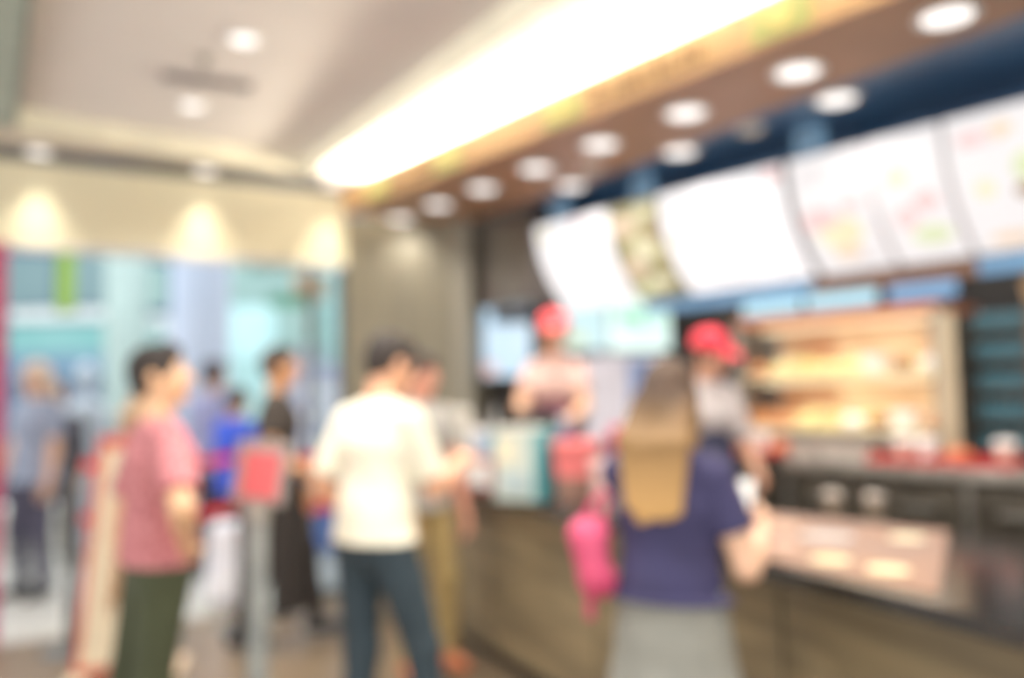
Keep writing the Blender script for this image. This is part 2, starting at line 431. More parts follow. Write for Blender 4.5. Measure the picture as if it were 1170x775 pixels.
    kids.append(sobj('shirt' if not jacket else jacket, st, vs, SM, root))
    LM = legmat or mat('legs_%d_%d_%d' % legc, legc, .85, scale=9, bump=.1)
    if legs == 'trousers':
        tr = Sdf(); tr.sweep(pel+a3(0,0,-.05), pel+a3(0,0,.05), (ht_*fat+.016, .105*fat+.016), (wt*fat+.014, .095*fat+.014), wlat, .03)
        for i in (0, 1):
            e = ank[i]+a3(0,0,trouser_hem-.07)
            tr.cone(hipj[i], knee[i], .088*fat+.014, .056*fat+.016, .03); tr.cone(knee[i], e, .057*fat+.016, .052, .03, 'u', [(e, n3(ank[i]-knee[i]))])
        tr.plane((0,0,hem+.04+dz), (0,0,1))
        kids.append(sobj('trousers', tr, vs, LM, root))
    elif legs == 'skirt':
        tr = Sdf(); tr.sweep(pel+a3(0,0,.04), pel+a3(0,.01,-.25), (.172,.125), (.205,.160), (1,0,0), .03); tr.sweep(pel+a3(0,.01,-.25), a3(px,py+.01,.22), (.205,.160), (.235,.195), (1,0,0), .03)
        for q in range(9):
            an = 2*PI*q/9; tr.cone(pel+a3(.12*math.cos(an), .09*math.sin(an), -.1), a3(px+.195*math.cos(an), py+.165*math.sin(an), .25), .02, .04, .03)
        tr.plane((0,0,.25), (0,0,-1)); tr.plane((0,0,hem+.04), (0,0,1))
        kids.append(sobj('skirt', tr, vs, LM, root))
    for i in (0, 1):
        fd = rzm(toe[i]) @ a3(0,1,0); z0 = ank[i]*1.; s_ = Sdf()
        s_.cone(z0+a3(0,0,-.032)-fd*.035, z0+a3(0,0,-.045)+fd*.06, .050, .044, .02); s_.cone(z0+a3(0,0,-.045)+fd*.06, z0+a3(0,0,-.052)+fd*.155, .046, .036, .02)
        s_.plane(z0+a3(0,0,-.084), (0,0,-1))
        kids.append(sobj('shoe', s_, .007, mat('shoe_%d_%d_%d' % shoec, shoec, .5), root))
    if apron:
        AM = mat('apron_%d_%d_%d' % apron[0], apron[0], .8); zt, zb = apron[1], apron[2]
        ap = Sdf(); ap.sweep(a3(px,py+.02,zb), T(0,.02,.06), (ht_*fat+.05, .105*fat+.05), (wt*fat+.034, .095*fat+.03), wlat, .05)
        ap.sweep(T(0,.012,.06), chest+Rs@a3(0,.006,.05), (wt*fat+.034, .095*fat+.03), (ct*fat+.014, .112*fat+.018), wlat, .05)
        ap.plane((0,0,zb), (0,0,-1)); ap.plane((0,0,zt), (0,0,1)); ap.plane(pel+a3(0,-.02,0), (0,-1,0))
        kids.append(sobj('apron', ap, vs, AM, root))
    for k in kids: k.scale = (S, S, S)
    return root, dict(S=S, hc=hc*S, wr=[w*S for w in wri], el=[e*S for e in elb], sh=[e*S for e in sh])
#===SCENE===
# ================================================================ SETTING
sc = bpy.context.scene
sc.view_settings.view_transform = 'Standard'; sc.view_settings.look = 'None'; sc.view_settings.exposure = .38; sc.view_settings.gamma = 1.12
# floors
bm = bmesh.new(); prism(bm, [SF(-1.2,0), SF(SL+.02,0), (-.3,6.05), (.9,7.15), (5.2,4.6), (4.2,-1.2), (-4.2,-1.2), (-4.2,4.4)], -.06, 0)
struct('floor', bm, M_floor)
bm = bmesh.new(); box(bm, -4.5, 7.0, .005, 9.2, -.06, -.002)
struct('floor', bm, M_mall, loc=S0, rz=SA)
# raised service platform behind the counter
CF = [(-.72,5.50), (-.10,4.30), (.264,3.642), (.50,3.05), (.701,2.51), (.88,2.13), (1.051,1.768), (1.40,.95)]     # counter front edge
CBK = [(-.38,5.68), (.20,4.72), (.55,4.15), (.84,3.78), (1.18,3.40), (1.52,3.02), (1.80,2.55), (2.25,1.45)]        # counter back edge
bm = bmesh.new(); prism(bm, [(x+.03, y+.02) for x, y in CBK] + [(5.0,2.2), (5.0,4.5), (1.3,7.0), (-.27,7.0), (-.27,6.08)], 0.001, .25)
struct('floor', bm, mat('service_platform', (92,84,76), .5))
mat('navy_shadow_gap', (48,66,104), .5, c2=(92,92,76), scale=.6)
# tray ceiling
P1, P2 = Vector((-1.45,5.80,0)), Vector((-2.82,4.68,0)); dT = Vector((.535,-.845,0))
P3, P4 = P2 + dT*6.6, P1 + dT*6.6
bm = bmesh.new(); prism(bm, [P1, P2, P3, P4], 3.15, 3.2); struct('ceiling', bm, M_ceil)
bm = bmesh.new()
prism(bm, [P2, P1, SF(SL,-.02), SF(-1.2,-.02)], 3.03, 3.2)
bm2 = bmesh.new(); prism(bm2, [P1, P4, W(1.2,3.0), W(-5.9,3.0)], 3.03, 3.2)
struct('ceiling', bm2, M_bord)
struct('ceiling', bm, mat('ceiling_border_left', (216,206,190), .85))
bm = bmesh.new(); prism(bm, [P2, SF(-1.2,0), (-4.4,-1.2), P3], 3.03, 3.2)
struct('ceiling', bm, mat('ceiling_side_grey_green', (160,172,160), .85))
def riser(a, b, nm, m):
    d = (b-a); L = d.length; bm = B(0, L, -.012, .0, 3.03, 3.15); return struct(nm, bm, m, loc=a, rz=math.atan2(d.y, d.x))
struct('trim_6', B(-1.2, SL, -.19, 0, 3.018, 3.029), MC['navy_shadow_gap'], loc=S0, rz=SA)
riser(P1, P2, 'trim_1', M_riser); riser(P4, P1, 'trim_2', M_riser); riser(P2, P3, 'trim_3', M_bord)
# storefront fascia, dark shadow gap, frames
struct('wall_left', B(-1.2, SL, 0, .25, 2.45, 2.985), M_fascia, loc=S0, rz=SA)
struct('trim_4', B(-1.2, SL, .02, .2, 2.985, 3.06), mat('navy_shadow_gap', (48,62,92), .5, c2=(84,80,66), scale=.6), loc=S0, rz=SA)
struct('trim_5', B(-1.2, SL, -.012, .0, 2.425, 2.45), mat('fascia_lip', (186,188,206), .5), loc=S0, rz=SA)
struct('wall_left', B(-.42, .035, -.04, .2, 0, 2.45), M_magenta, loc=S0, rz=SA)
# fixed glazed panel at the right end of the opening
fx = struct('window_1', B(SL-.28, SL-.23, .03, .09, 0, 2.43), M_dgrey, loc=S0, rz=SA)
o = obj('window_pane', B(SL-.23, SL-.03, .055, .063, .05, 2.40), M_glass, fx)
o = obj('window_sill', B(SL-.23, SL-.03, .03, .09, 0, .06), M_dgrey, fx)
o = obj('window_frame', B(SL-.03, SL+.01, .03, .09, 0, 2.43), M_dgrey, fx)
# wood wall right of the opening
a, b = Vector((-1.24,6.2,0)), Vector((-.30,6.05,0)); d = b-a
ww = struct('wall_far', B(0, d.length, 0, .9, 0, 2.80), M_wood, loc=a, rz=math.atan2(d.y, d.x))
obj('wall_strip', B(d.length-.13, d.length+.005, -.015, .0, 0, 2.76), M_wood2, ww)
for i in (1, 2, 3, 4): obj('groove', B(d.length*.2*i-.004, d.length*.2*i+.004, -.003, .0, 0, 2.76), mat('groove', (110,98,76), .8), ww)
# kitchen back walls
M_kit = mat('kitchen_wall', (92,88,84), .5, c2=(70,66,62), scale=2)
struct('wall_back', B(-6.0, .9, 5.2, 5.3, 0, 2.75), M_kit, rz=RA)
struct('wall_back', B(-.3, 1.6, 7.05, 7.15, 0, 2.75), M_kit)
struct('wall_right', B(.9, 1.0, 2.5, 5.3, 0, 3.2), M_kit, rz=RA)
bm = bmesh.new(); prism(bm, [W(-5.3,3.97), W(1.0,3.97), W(1.0,5.3), W(-6.2,5.3), (-.32,7.1), (-.32,6.05)], 2.76, 2.8); struct('ceiling', bm, M_kit)
# brown soffit, navy panel behind it
edge = [W(-5.15,3.58), W(-4.03,3.53), W(-3.13,3.45), W(-2.24,3.30), W(-1.1,3.18), W(1.0,2.95)]
bm = bmesh.new(); prism(bm, [W(-5.25,2.665), W(1.0,2.665)] + edge[::-1], 2.75, 2.80); struct('ceiling', bm, M_brown)
bm = bmesh.new(); prism(bm, edge + [W(1.0,4.0), W(-5.0,4.0)], 2.752, 2.80); struct('ceiling', bm, M_navy)
struct('wall_back', B(-5.0, 1.0, 4.0, 4.06, 2.09, 2.76), M_navy, rz=RA)
bmk = struct('wall_back', B(-4.96, -4.34, 3.60, 4.0, 2.09, 2.75), M_bulk, rz=RA)
# sign board over the service line
sg = struct('wall_front', B(-5.25, 1.0, 2.65, 2.69, 2.745, 2.925), M_sign, rz=RA)
obj('fascia_edge', B(-5.25, 1.0, 2.643, 2.694, 2.735, 2.748), M_brown, sg)
# lit emblem blocks on the sign board, and illegible dark lettering between them
gi = 0
GR = 'square gold-lit emblems on the brown sign board'
for s_, nm in ((-4.75,'farthest from the camera'), (-3.93,'second from the far wall'), (-2.93,'beside the dark lettering, at its far end'), (-1.72,'nearest the camera, past the dark lettering')):
    t = thing('sign_emblem', 'square yellow-green emblem on the overhead sign board, ' + nm, 'sign', W(s_,2.65,2.835), RA, GR)
    obj('plate', B(-.13,.13,-.010,0,-.075,.075,bev=.006), M_gold, t)
    bm = bmesh.new(); cyl(bm, (0,-.010,0), .045, .006, 24, (0,-1,0)); obj('disc', bm, mat('emblem_disc', (206,186,110), .5, emit=.2), t)
random.seed(3)
for j, (s0_, s1_, nm) in enumerate(((-2.72,-2.08,'between the third and fourth lit emblems'), (-4.58,-4.10,'between the two far lit emblems'))):
    t = thing('sign_lettering', 'row of small dark strokes on the sign board ' + nm, 'sign', W(0,2.65,2.83), RA)
    s_ = s0_
    while s_ < s1_:
        w_ = random.uniform(.03,.055); h_ = random.choice((.04,.04,.055))
        bm = bmesh.new(); box(bm, s_, s_+.012, -.007, 0, -.04, h_-.0); box(bm, s_, s_+w_*.8, -.007, 0, -.04+.0, -.028)
        if random.random() < .6: box(bm, s_+w_*.6, s_+w_*.6+.012, -.007, 0, -.04, .03)
        obj('stroke', bm, M_darkgl, t); s_ += w_+.022
# LED cove strip lying on the soffit behind the sign board
t = thing('cove_light', 'long warm white light strip lying in the cove behind the overhead sign board', 'light', W(0,2.80,2.80), RA)
obj('channel', B(-5.2, 1.0, -.05, .05, 0, .03), M_white, t)
obj('diffuser', B(-5.2, 1.0, -.04, .04, .03, .05), mat('cove_diffuser', (255,222,160), .5, emit=3.), t)
def area(name, loc, rot, sx, sy, e, col, parent=None, spread=PI):
    l = bpy.data.lights.new(name, 'AREA'); l.shape = 'RECTANGLE'; l.size = sx; l.size_y = sy; l.energy = e; l.color = col; l.spread = spread
    o = bpy.data.objects.new(name, l); C.objects.link(o); o.location = loc; o.rotation_euler = rot
    if parent: o.parent = parent
    return o
area('cove_lamp', (-2.1,-.055,.128), (PI+.35,0,0), 6.2, .05, 95, (1,.90,.72), t)
area('cove_lamp', (-2.1,-.135,.140), (PI+.46,0,0), 6.2, .03, 62, (1,.88,.66), t)

# ---------------------------------------------------------------- ceiling downlights
def downlight(loc, label, r=.075, group=None, e=9, col=(1,.95,.88), spread=2.2, lens=None):
    t = thing('ceiling_light', label, 'light', loc, 0, group)
    bm = bmesh.new(); lathe(bm, [(r,0),(r*1.28,0),(r*1.32,-.006),(r*1.05,-.012),(r,-.008),(r,0)]); obj('trim_ring', bm, M_ring, t, True)
    bm = bmesh.new(); lathe(bm, [(0,-.004),(r*.7,-.005),(r,-.003)]); obj('lens', bm, lens or M_lamp, t, True)
    l = bpy.data.lights.new('lamp', 'AREA'); l.shape = 'DISK'; l.size = r*1.8; l.energy = e; l.color = col; l.spread = spread
    o = bpy.data.objects.new('lamp', l); C.objects.link(o); o.location = (0,0,-.02); o.parent = t
    return t
G1 = 'round downlights along the brown soffit'
R1 = [-5.171,-4.65,-4.118,-3.578,-3.038,-2.456,-1.86,-1.262,-.66]
ordn = ['farthest', 'second farthest', 'third from the far end', 'fourth from the far end', 'fifth from the far end', 'sixth from the far end', 'seventh from the far end', 'nearest visible', 'just outside the view']
for i, s_ in enumerate(R1):
    downlight(W(s_, 3.07-.016*i, 2.75), 'round white downlight in the guest-side row of the brown soffit, ' + ordn[i], .082, G1, 3.5)
R2 = [(-3.753,3.456),(-2.88,3.45),(-1.941,3.404)]
for i, (s_, n_) in enumerate(R2):
    downlight(W(s_, n_, 2.75), 'round white downlight in the menu-side row, ' + ['above the farthest menu board', 'middle of the three', 'nearest of the three, set in the navy panel'][i], .078, 'round downlights nearer the menu boards', 4)
M_dim = mat('dim_lens', (206,190,160), .4, emit=.35)
for i, (s_, n_) in enumerate([(-2.43,3.45),(-3.40,3.28)]):
    downlight(W(s_, n_, 2.75), ['dim unlit round fitting in the navy panel between two bright downlights', 'faint unlit round fitting at the brown soffit edge'][i], .05, None, .1, lens=M_dim)  # first one is added, its glow stands in for a reflection in the navy gloss
for i, (p, nm) in enumerate((((-2.925,5.08,3.017),'left of the three over the storefront fascia'), ((-2.07,5.57,3.017),'middle of the three over the storefront fascia'), ((-1.29,5.99,3.017),'right of the three over the storefront fascia, by the wood wall'))):
    downlight(p, 'round white downlight, ' + nm, .062, 'downlights over the fascia', 2.0, (1,.93,.74), 1.15)
downlight((-1.241,3.81,3.15), 'round white downlight in the recessed ceiling, nearer one above the air slot', .062, 'downlights in the recessed ceiling', 14)
downlight((-1.819,4.68,3.15), 'round white downlight in the recessed ceiling, just beyond the air slot', .062, 'downlights in the recessed ceiling', 14)
for i, p in enumerate(((-.62,2.75,3.15),(-.05,1.85,3.15),(.55,.95,3.15))):  # added downlights out of view, fill light for the people below
    downlight(p, 'round white downlight in the recessed ceiling above the queue, ' + ['first','second','third'][i] + ' back from the air slot', .062, 'downlights in the recessed ceiling', 20, spread=2.6)
# air slot in the recessed ceiling
t = thing('ceiling_vent', 'dark oblong air slot in the recessed ceiling between two round downlights', 'vent', (-1.59,4.31,3.15), math.atan2(.178,.377))
obj('frame', B(-.23,.23,-.06,.06,-.012,0,bev=.004), mat('vent_frame', (150,140,140), .5), t)
obj('opening', B(-.21,.21,-.045,.045,-.014,-.004), mat('vent_dark', (84,76,84), .7), t)
for k in range(4): obj('slat', B(-.21,.21,-.036+.022*k,-.030+.022*k,-.02,-.012), mat('vent_slat', (108,100,106), .5), t)
# sprinkler-like small ceiling fitting
t = thing('sprinkler', 'tiny grey sprinkler head in the recessed ceiling beside the air slot', 'sprinkler', (-1.50,4.02,3.15))
bm = bmesh.new(); cyl(bm, (0,0,-.01), .035, .01, 24); obj('rose', bm, M_steel, t, True)
bm = bmesh.new(); cyl(bm, (0,0,-.05), .01, .04, 16); obj('nozzle', bm, M_steel, t, True)

# ================================================================ COUNTER
def offset(poly, d):
    out = []
    for i, p in enumerate(poly):
        a = Vector(poly[max(i-1,0)]); b = Vector(poly[min(i+1,len(poly)-1)]); t = (b-a).normalized()
        out.append((p[0]-t.y*d, p[1]+t.x*d))
    return out
ct = thing('service_counter', 'long wood-fronted service counter with a glossy black worktop', 'counter', (0,0,0))
inn = offset(CF, .10)
bm = bmesh.new(); prism(bm, inn + offset(CBK, -.04)[::-1], .10, .905); obj('front_panel', bm, M_counter, ct)
bm = bmesh.new(); prism(bm, offset(CF, .16) + offset(CBK, -.06)[::-1], .001, .10); obj('toe_kick', bm, M_toe, ct)
tp = thing('counter_worktop', 'glossy black worktop running the length of the service counter', 'worktop', (0,0,0))
bm = bmesh.new(); prism(bm, CF + CBK[::-1], .905, .95); obj('slab', bm, M_top, tp)
for q in (CF[2], CF[4], CF[6]):
    i = CF.index(q); a, b = Vector(offset(CF,.094)[i]), Vector(offset(CF,.094)[i+1]); d = b-a
    bm = B(0, .006, -.004, .004, .10, .90); o = obj('panel_joint', bm, mat('joint', (104,92,70), .8), ct, loc=(a.x,a.y,0), rz=math.atan2(d.y,d.x))

# ================================================================ MENU BOARDS
prof = [(3.655,2.60),(3.665,2.50),(3.69,2.40),(3.725,2.32),(3.77,2.24),(3.83,2.16),(3.89,2.095),(3.95,2.045)]
cl = [0]
for p, q in zip(prof, prof[1:]): cl.append(cl[-1]+math.hypot(q[0]-p[0], q[1]-p[1]))
CLN = cl[-1]
def curve(v, off=0.):
    x = v*CLN
    for i in range(len(cl)-1):
        if x <= cl[i+1]+1e-6:
            t = (x-cl[i])/(cl[i+1]-cl[i]); p, q = prof[i], prof[i+1]; dn, dz = q[0]-p[0], q[1]-p[1]; L = math.hypot(dn, dz)
            return (p[0]+dn*t - off*(-dz)/L, p[1]+dz*t - off*dn/L)
    return prof[-1]
def strip(bm, s0, s1, v0, v1, off, th=.004, seg=14):
    # patch following the curve of the boards
    F, K = [], []
    for k in range(seg+1):
        v = v0+(v1-v0)*k/seg
        n_, z_ = curve(v, off+th); m_, y_ = curve(v, off)
        F.append((bm.verts.new((s0,n_,z_)), bm.verts.new((s1,n_,z_)))); K.append((bm.verts.new((s0,m_,y_)), bm.verts.new((s1,m_,y_))))
    for a, b, c, d in zip(F, F[1:], K, K[1:]):
        bm.faces.new([a[0], a[1], b[1], b[0]]); bm.faces.new([c[0], d[0], d[1], c[1]])
        bm.faces.new([a[0], b[0], d[0], c[0]]); bm.faces.new([a[1], c[1], d[1], b[1]])
    bm.faces.new([F[0][0], K[0][0], K[0][1], F[0][1]]); bm.faces.new([F[-1][0], F[-1][1], K[-1][1], K[-1][0]])
def blob(bm, s, v, rs, rv, off=.006, seg=20):
    c_ = curve(v, off+.004); cv = bm.verts.new((s, c_[0], c_[1])); ring = []; rb = []
    for k in range(seg):
        a = 2*PI*k/seg; vv = min(max(v+rv*math.sin(a), .01), .99); n_, z_ = curve(vv, off); ring.append(bm.verts.new((s+rs*math.cos(a), n_, z_)))
    for k in range(seg): bm.faces.new([cv, ring[k], ring[(k+1) % seg]])
def pic(name, c, e=.8): return mat(name, c, .5, emit=e)
M_house = mat('board_housing', (214,210,214), .5)
P_pink = pic('food_pink', (246,208,206), .75); P_yel = pic('food_yellow', (246,238,196), .75); P_org = pic('food_orange', (246,216,186), .75); P_red = pic('food_red', (236,150,150), .6); P_grn = pic('food_green', (226,236,190), .75); P_txt = pic('menu_text', (206,198,200), .7); P_brn = pic('food_brown', (196,160,120), .5)
def menu_board(s0, s1, label, m, pics, texts, grp='curved backlit menu boards over the service line'):
    t = thing('menu_board', label, 'menu board', (0,0,0), RA, grp)
    # origin moved to the board's own foot
    base = W((s0+s1)/2, 3.95, 2.04); t.location = base; off = Vector((-(s0+s1)/2, -3.95, -2.04))
    def fin(nm, bm, mm, sm=False):
        bmesh.ops.translate(bm, verts=bm.verts, vec=off); return obj(nm, bm, mm, t, sm)
    bm = bmesh.new(); strip(bm, s0-.012, s1+.012, 0, 1, -.03, .028); fin('housing', bm, M_house)
    bm = bmesh.new(); strip(bm, s0, s1, .005, .995, 0, .004); fin('light_panel', bm, m, True)
    for (u, v, ru, rv, pm) in pics:
        bm = bmesh.new(); blob(bm, s0+(s1-s0)*u, v, ru, rv); fin('food_picture', bm, pm, True)
    for (u0, u1, v) in texts:
        bm = bmesh.new(); strip(bm, s0+(s1-s0)*u0, s0+(s1-s0)*u1, v, v+.012, .005, .001, 2); fin('text_line', bm, P_txt)
    return t
txt = [(.12,.5,.12),(.12,.62,.16),(.12,.55,.20),(.6,.88,.86),(.6,.88,.90)]
menu_board(-4.335,-3.905, 'farthest curved menu board, plain bright white, its left edge by the dark bulkhead', M_board, [(.2,.12,.05,.06,P_yel),(.92,.06,.03,.04,P_red)], txt[:2])
menu_board(-3.880,-3.665, 'narrow bright white menu board between the farthest board and the food photo board', M_board, [(.5,.1,.03,.03,P_pink)], txt[3:])
menu_board(-3.640,-3.250, 'curved menu board filled with a busy yellow and brown food photograph', M_boardf, [(.3,.2,.09,.09,P_org),(.7,.12,.08,.06,P_yel),(.6,.45,.10,.12,P_yel),(.3,.62,.08,.09,P_org),(.65,.8,.1,.08,P_yel),(.25,.88,.06,.06,P_grn),(.85,.3,.05,.07,P_brn)], [])
menu_board(-3.220,-2.815, 'bright white menu board right of the busy food photo board', M_board, [(.3,.42,.06,.06,P_yel),(.7,.38,.05,.05,P_pink),(.4,.7,.05,.04,P_pink)], txt)
menu_board(-2.800,-2.410, 'bright white menu board with a pink corner, left of the dark vertical gap', M_board, [(.85,.08,.06,.06,P_pink),(.35,.45,.05,.05,P_yel)], txt[3:])
menu_board(-2.360,-1.975, 'white menu board with a yellow and orange plate picture, right of the dark vertical gap', M_boardn, [(.3,.50,.10,.10,P_pink),(.5,.62,.12,.13,P_yel),(.5,.80,.08,.06,P_org),(.75,.42,.05,.06,P_pink)], txt)
menu_board(-1.945,-1.625, 'white menu board with pink and green food pictures, second from the right', M_boardn, [(.35,.60,.05,.09,P_pink),(.68,.50,.06,.07,P_pink),(.62,.76,.09,.08,P_grn),(.35,.30,.06,.06,P_yel)], txt[:3])
menu_board(-1.595,-1.200, 'white menu board with scattered small food pictures, cut by the right edge of the photo', M_boardn, [(.25,.16,.06,.05,P_pink),(.55,.14,.05,.05,P_org),(.75,.40,.06,.10,P_grn),(.7,.55,.05,.05,P_brn),(.4,.88,.09,.05,P_org),(.3,.5,.04,.06,P_yel)], txt[:3])
for s0_, nm in ((-2.386,'between the brightest boards and the plate picture board'),):
    bm = bmesh.new(); strip(bm, -.018, .018, 0, 1, -.02, .022); bmesh.ops.translate(bm, verts=bm.verts, vec=(0,-3.95,-2.04)); tag(obj('board_divider', bm, M_frame, None, False, None, W(s0_,3.95,2.04), RA), 'dark curved vertical divider ' + nm, 'divider')
# light-blue hanger brackets between the navy panel and the boards
for i, (s0_, nm) in enumerate(((-4.10,'farthest board'), (-3.36,'food photo board'), (-2.245,'yellow plate board'))):
    t = thing('menu_bracket', 'pale blue square hanger bracket above the ' + nm, 'bracket', W(s0_, 3.66, 2.60), RA, 'pale blue hanger brackets over the menu boards')
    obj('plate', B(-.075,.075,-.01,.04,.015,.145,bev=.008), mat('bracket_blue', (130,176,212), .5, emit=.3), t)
    obj('bolt', B(-.02,.02,-.018,-.01,.06,.10,bev=.003), M_steel, t)
# rail below the boards
t = thing('menu_rail', 'long rail under the menu boards, light blue with a brown middle length', 'rail', W(0,4.0,1.96), RA)
obj('rail_section', B(-3.65,-2.45,-.03,.03,.0,.075), M_blue, t)
obj('rail_section', B(-2.45,-1.62,-.03,.03,.0,.075), M_brownrail, t, label='brown middle length')
obj('rail_section', B(-1.62,.9,-.03,.03,.0,.075), M_blue, t)

# ================================================================ KITCHEN LINE
tb = thing('prep_table', 'stainless steel prep table carrying the heated display behind the counter', 'table', W(-1.4,3.44,.25), RA)
obj('tabletop', B(-.95,1.5,0,.9,.83,.88,bev=.006), M_steel, tb)
obj('lower_shelf', B(-.93,1.48,.03,.88,.30,.33), M_dsteel, tb)
obj('back_panel', B(-.93,1.48,.84,.87,.33,.83), M_dsteel, tb)
for x in (-.92,-.1,.7,1.45):
    for y in (.04,.84):
        bm = bmesh.new(); cyl(bm, (x,y,0), .022, .83, 16); obj('leg', bm, M_steel, tb, True)
for x0, x1 in ((-.88,-.50),(-.46,-.12),(-.08,.28),(.32,.68)):
    d = obj('drawer', B(x0,x1,.015,.04,.42,.80,bev=.006), M_dsteel, tb); obj('handle', B((x0+x1)/2-.08,(x0+x1)/2+.08,-.005,.015,.70,.72,bev=.004), M_steel, d)
# heated display
DS0, DS1 = -2.93, -1.78
hd = thing('heated_display', 'brightly lit two-tier heated food display with steel frame behind the counter', 'food display', W(DS0,3.93,1.13), RA)
DW = DS1-DS0
obj('base', B(0,DW,0,.42,0,.10,bev=.006), M_steel, hd)
obj('roof', B(0,DW,0,.42,.685,.72,bev=.006), mat('display_red_rim', (200,120,84), .5), hd)
M_shelf = mat('display_shelf', (236,222,180), .4, emit=.12)
for z in (.11,.39):
    obj('shelf', B(.02,DW-.02,.01,.41,z,z+.014), M_shelf, hd)
M_dback = mat('display_back', (214,186,150), .6, emit=.12, c2=(170,120,84), scale=3)
obj('back_panel', B(.02,DW-.02,.40,.42,.10,.69), M_dback, hd)
for x in (0,DW-.045): obj('post', B(x,x+.045,0,.045,.10,.70), M_steel, hd)
obj('side_glass', B(.003,.009,.045,.40,.10,.68), M_glass, hd)
for z in (.36,.655): obj('lamp_bar', B(.06,DW-.06,.16,.26,z,z+.02), M_hot, hd)
area('display_lamp', (DW/2,.20,.64), (0,0,0), DW-.2, .1, 1.5, (1,.93,.80), hd); area('display_lamp', (DW/2,.20,.35), (0,0,0), DW-.2, .1, 1.5, (1,.95,.84), hd)
# wrapped burgers and cartons in the display
bgw = [mat('wrap_yellow', (240,224,156), .6), mat('wrap_orange', (206,140,90), .6), mat('wrap_white', (244,240,234), .6), mat('wrap_brown', (150,98,60), .7)]
def wrapped(m, label, loc, g, rz=0.):
    t = thing('wrapped_burger', label, 'burger', loc, rz, g)
    bm = bmesh.new(); lathe(bm, [(0,0),(.040,0),(.052,.012),(.054,.03),(.046,.05),(.025,.062),(0,.065)], seg=20)
    for v in bm.verts: v.co += Vector((random.uniform(-.002,.002), random.uniform(-.002,.002), 0))
    obj('wrapper', bm, m, t, True); obj('fold', B(-.02,.02,-.006,.006,.060,.068,bev=.002), m, t); return t
def carton(m, label, loc, g, rz=0.):
    t = thing('food_carton', label, 'carton', loc, rz, g)
    bm = bmesh.new(); r = bmesh.ops.create_cube(bm, size=1)['verts']
    for v in r: v.co = Vector((v.co.x*(.09 if v.co.z < 0 else .12), v.co.y*(.07 if v.co.z < 0 else .10), (v.co.z+.5)*.07))
    obj('box', bm, m, t); obj('lid', B(-.062,.062,-.052,.052,.070,.084,bev=.006), m, t); return t
protoB = [wrapped(bgw[i], 'x', (0,0,0), 'x') for i in range(4)]; protoC = [carton(bgw[i], 'x', (0,0,0), 'x') for i in range(4)]
cn = ['yellow', 'orange', 'white', 'brown']; usedB = [0]*8
for tier, z, nm in ((0,.126,'lower'), (1,.406,'upper')):
    for row, y in ((0,.10),(1,.24)):
        for k in range(8):
            ci = [0,0,2,0,2,1,0,3][(k*3+row*2+tier*5) % 8] if not (tier == 0 and k < 2) else 1
            usec = (k+tier+row) % 3 == 0
            src, ix, kd = (protoC[ci], 4+ci, 'lidded carton') if usec else (protoB[ci], ci, 'wrapped burger')
            loc = W(DS0+.09+k*.138, 3.93+y, 1.13+z)
            lab = '%s %s on the %s tier of the heated display, %s row' % (cn[ci], kd, nm, ['front','back'][row])
            gp = '%s %s items, %s tier %s row' % (cn[ci], kd, nm, ['front','back'][row])
            if usedB[ix] == 0: t = src; t.location = loc; t.rotation_euler.z = RA; usedB[ix] = 1; t['label'] = lab; t['group'] = gp
            else: dup(src, loc, RA+random.uniform(-.2,.2), lab, gp)
for ix in range(8):
    if not usedB[ix]:
        r_ = (protoB+protoC)[ix]
        for ch in list(r_.children): bpy.data.objects.remove(ch)
        bpy.data.objects.remove(r_)
# cyan light boxes above the display
for i, (s0_, s1_, m, nm) in enumerate(((-2.88,-2.50,M_cyanlit,'left of the pair joined over the display'), (-2.48,-2.08,M_cyanlit,'right of the pair joined over the display'), (-2.03,-1.70,M_bluelit,'bluer one at the right end'))):
    t = thing('light_box', 'cyan light box above the heated display, ' + nm, 'light box', W((s0_+s1_)/2, 3.95, 1.868), RA, 'light box panels over the heated display')
    w = (s1_-s0_)/2; obj('case', B(-w,w,0,.06,0,.085), M_frame, t); obj('lit_face', B(-w+.006,w-.006,-.006,0,.004,.081,bev=.002), m, t)
# trays with food on the prep table
def tray(s_, n_, w, label):
    t = thing('serving_tray', label, 'tray', W(s_, n_, 1.13), RA, 'red serving trays on the prep table')
    obj('base', B(-w,w,-.13,.13,0,.012,bev=.004), M_red, t)
    bm = bmesh.new(); box(bm,-w,w,-.13,-.115,.008,.035); box(bm,-w,w,.115,.13,.008,.035); box(bm,-w,-w+.015,-.115,.115,.008,.035); box(bm,w-.015,w,-.115,.115,.008,.035); obj('rim', bm, M_red, t)
tray(-2.56,3.62,.17,'short red tray at the left end of the prep table, beside the red cap')
tray(-1.62,3.60,.30,'long red tray at the right end of the prep table')
def cup(loc, label, h=.09, r=.035, m=None, g=None, lid=None, rz=0):
    t = thing('paper_cup', label, 'cup', loc, rz, g)
    bm = bmesh.new(); lathe(bm, [(0,0),(r*.78,0),(r,h),(r*.96,h),(r*.75,.004),(0,.004)] if lid is None else [(0,0),(r*.78,0),(r,h),(0,h)], seg=24); obj('cup_body', bm, m, t, True)
    if lid:
        bm = bmesh.new(); lathe(bm, [(r*1.04,h-.006),(r*1.07,h),(r*1.0,h+.008),(r*.85,h+.016),(0,h+.016)], seg=24); obj('lid', bm, lid, t, True)
    return t
M_cupp = mat('pinkish_cup', (216,176,160), .6); M_cupo = mat('orange_bun', (206,112,66), .7); M_cupw = mat('white_cup', (236,230,224), .6)
tz = 1.147
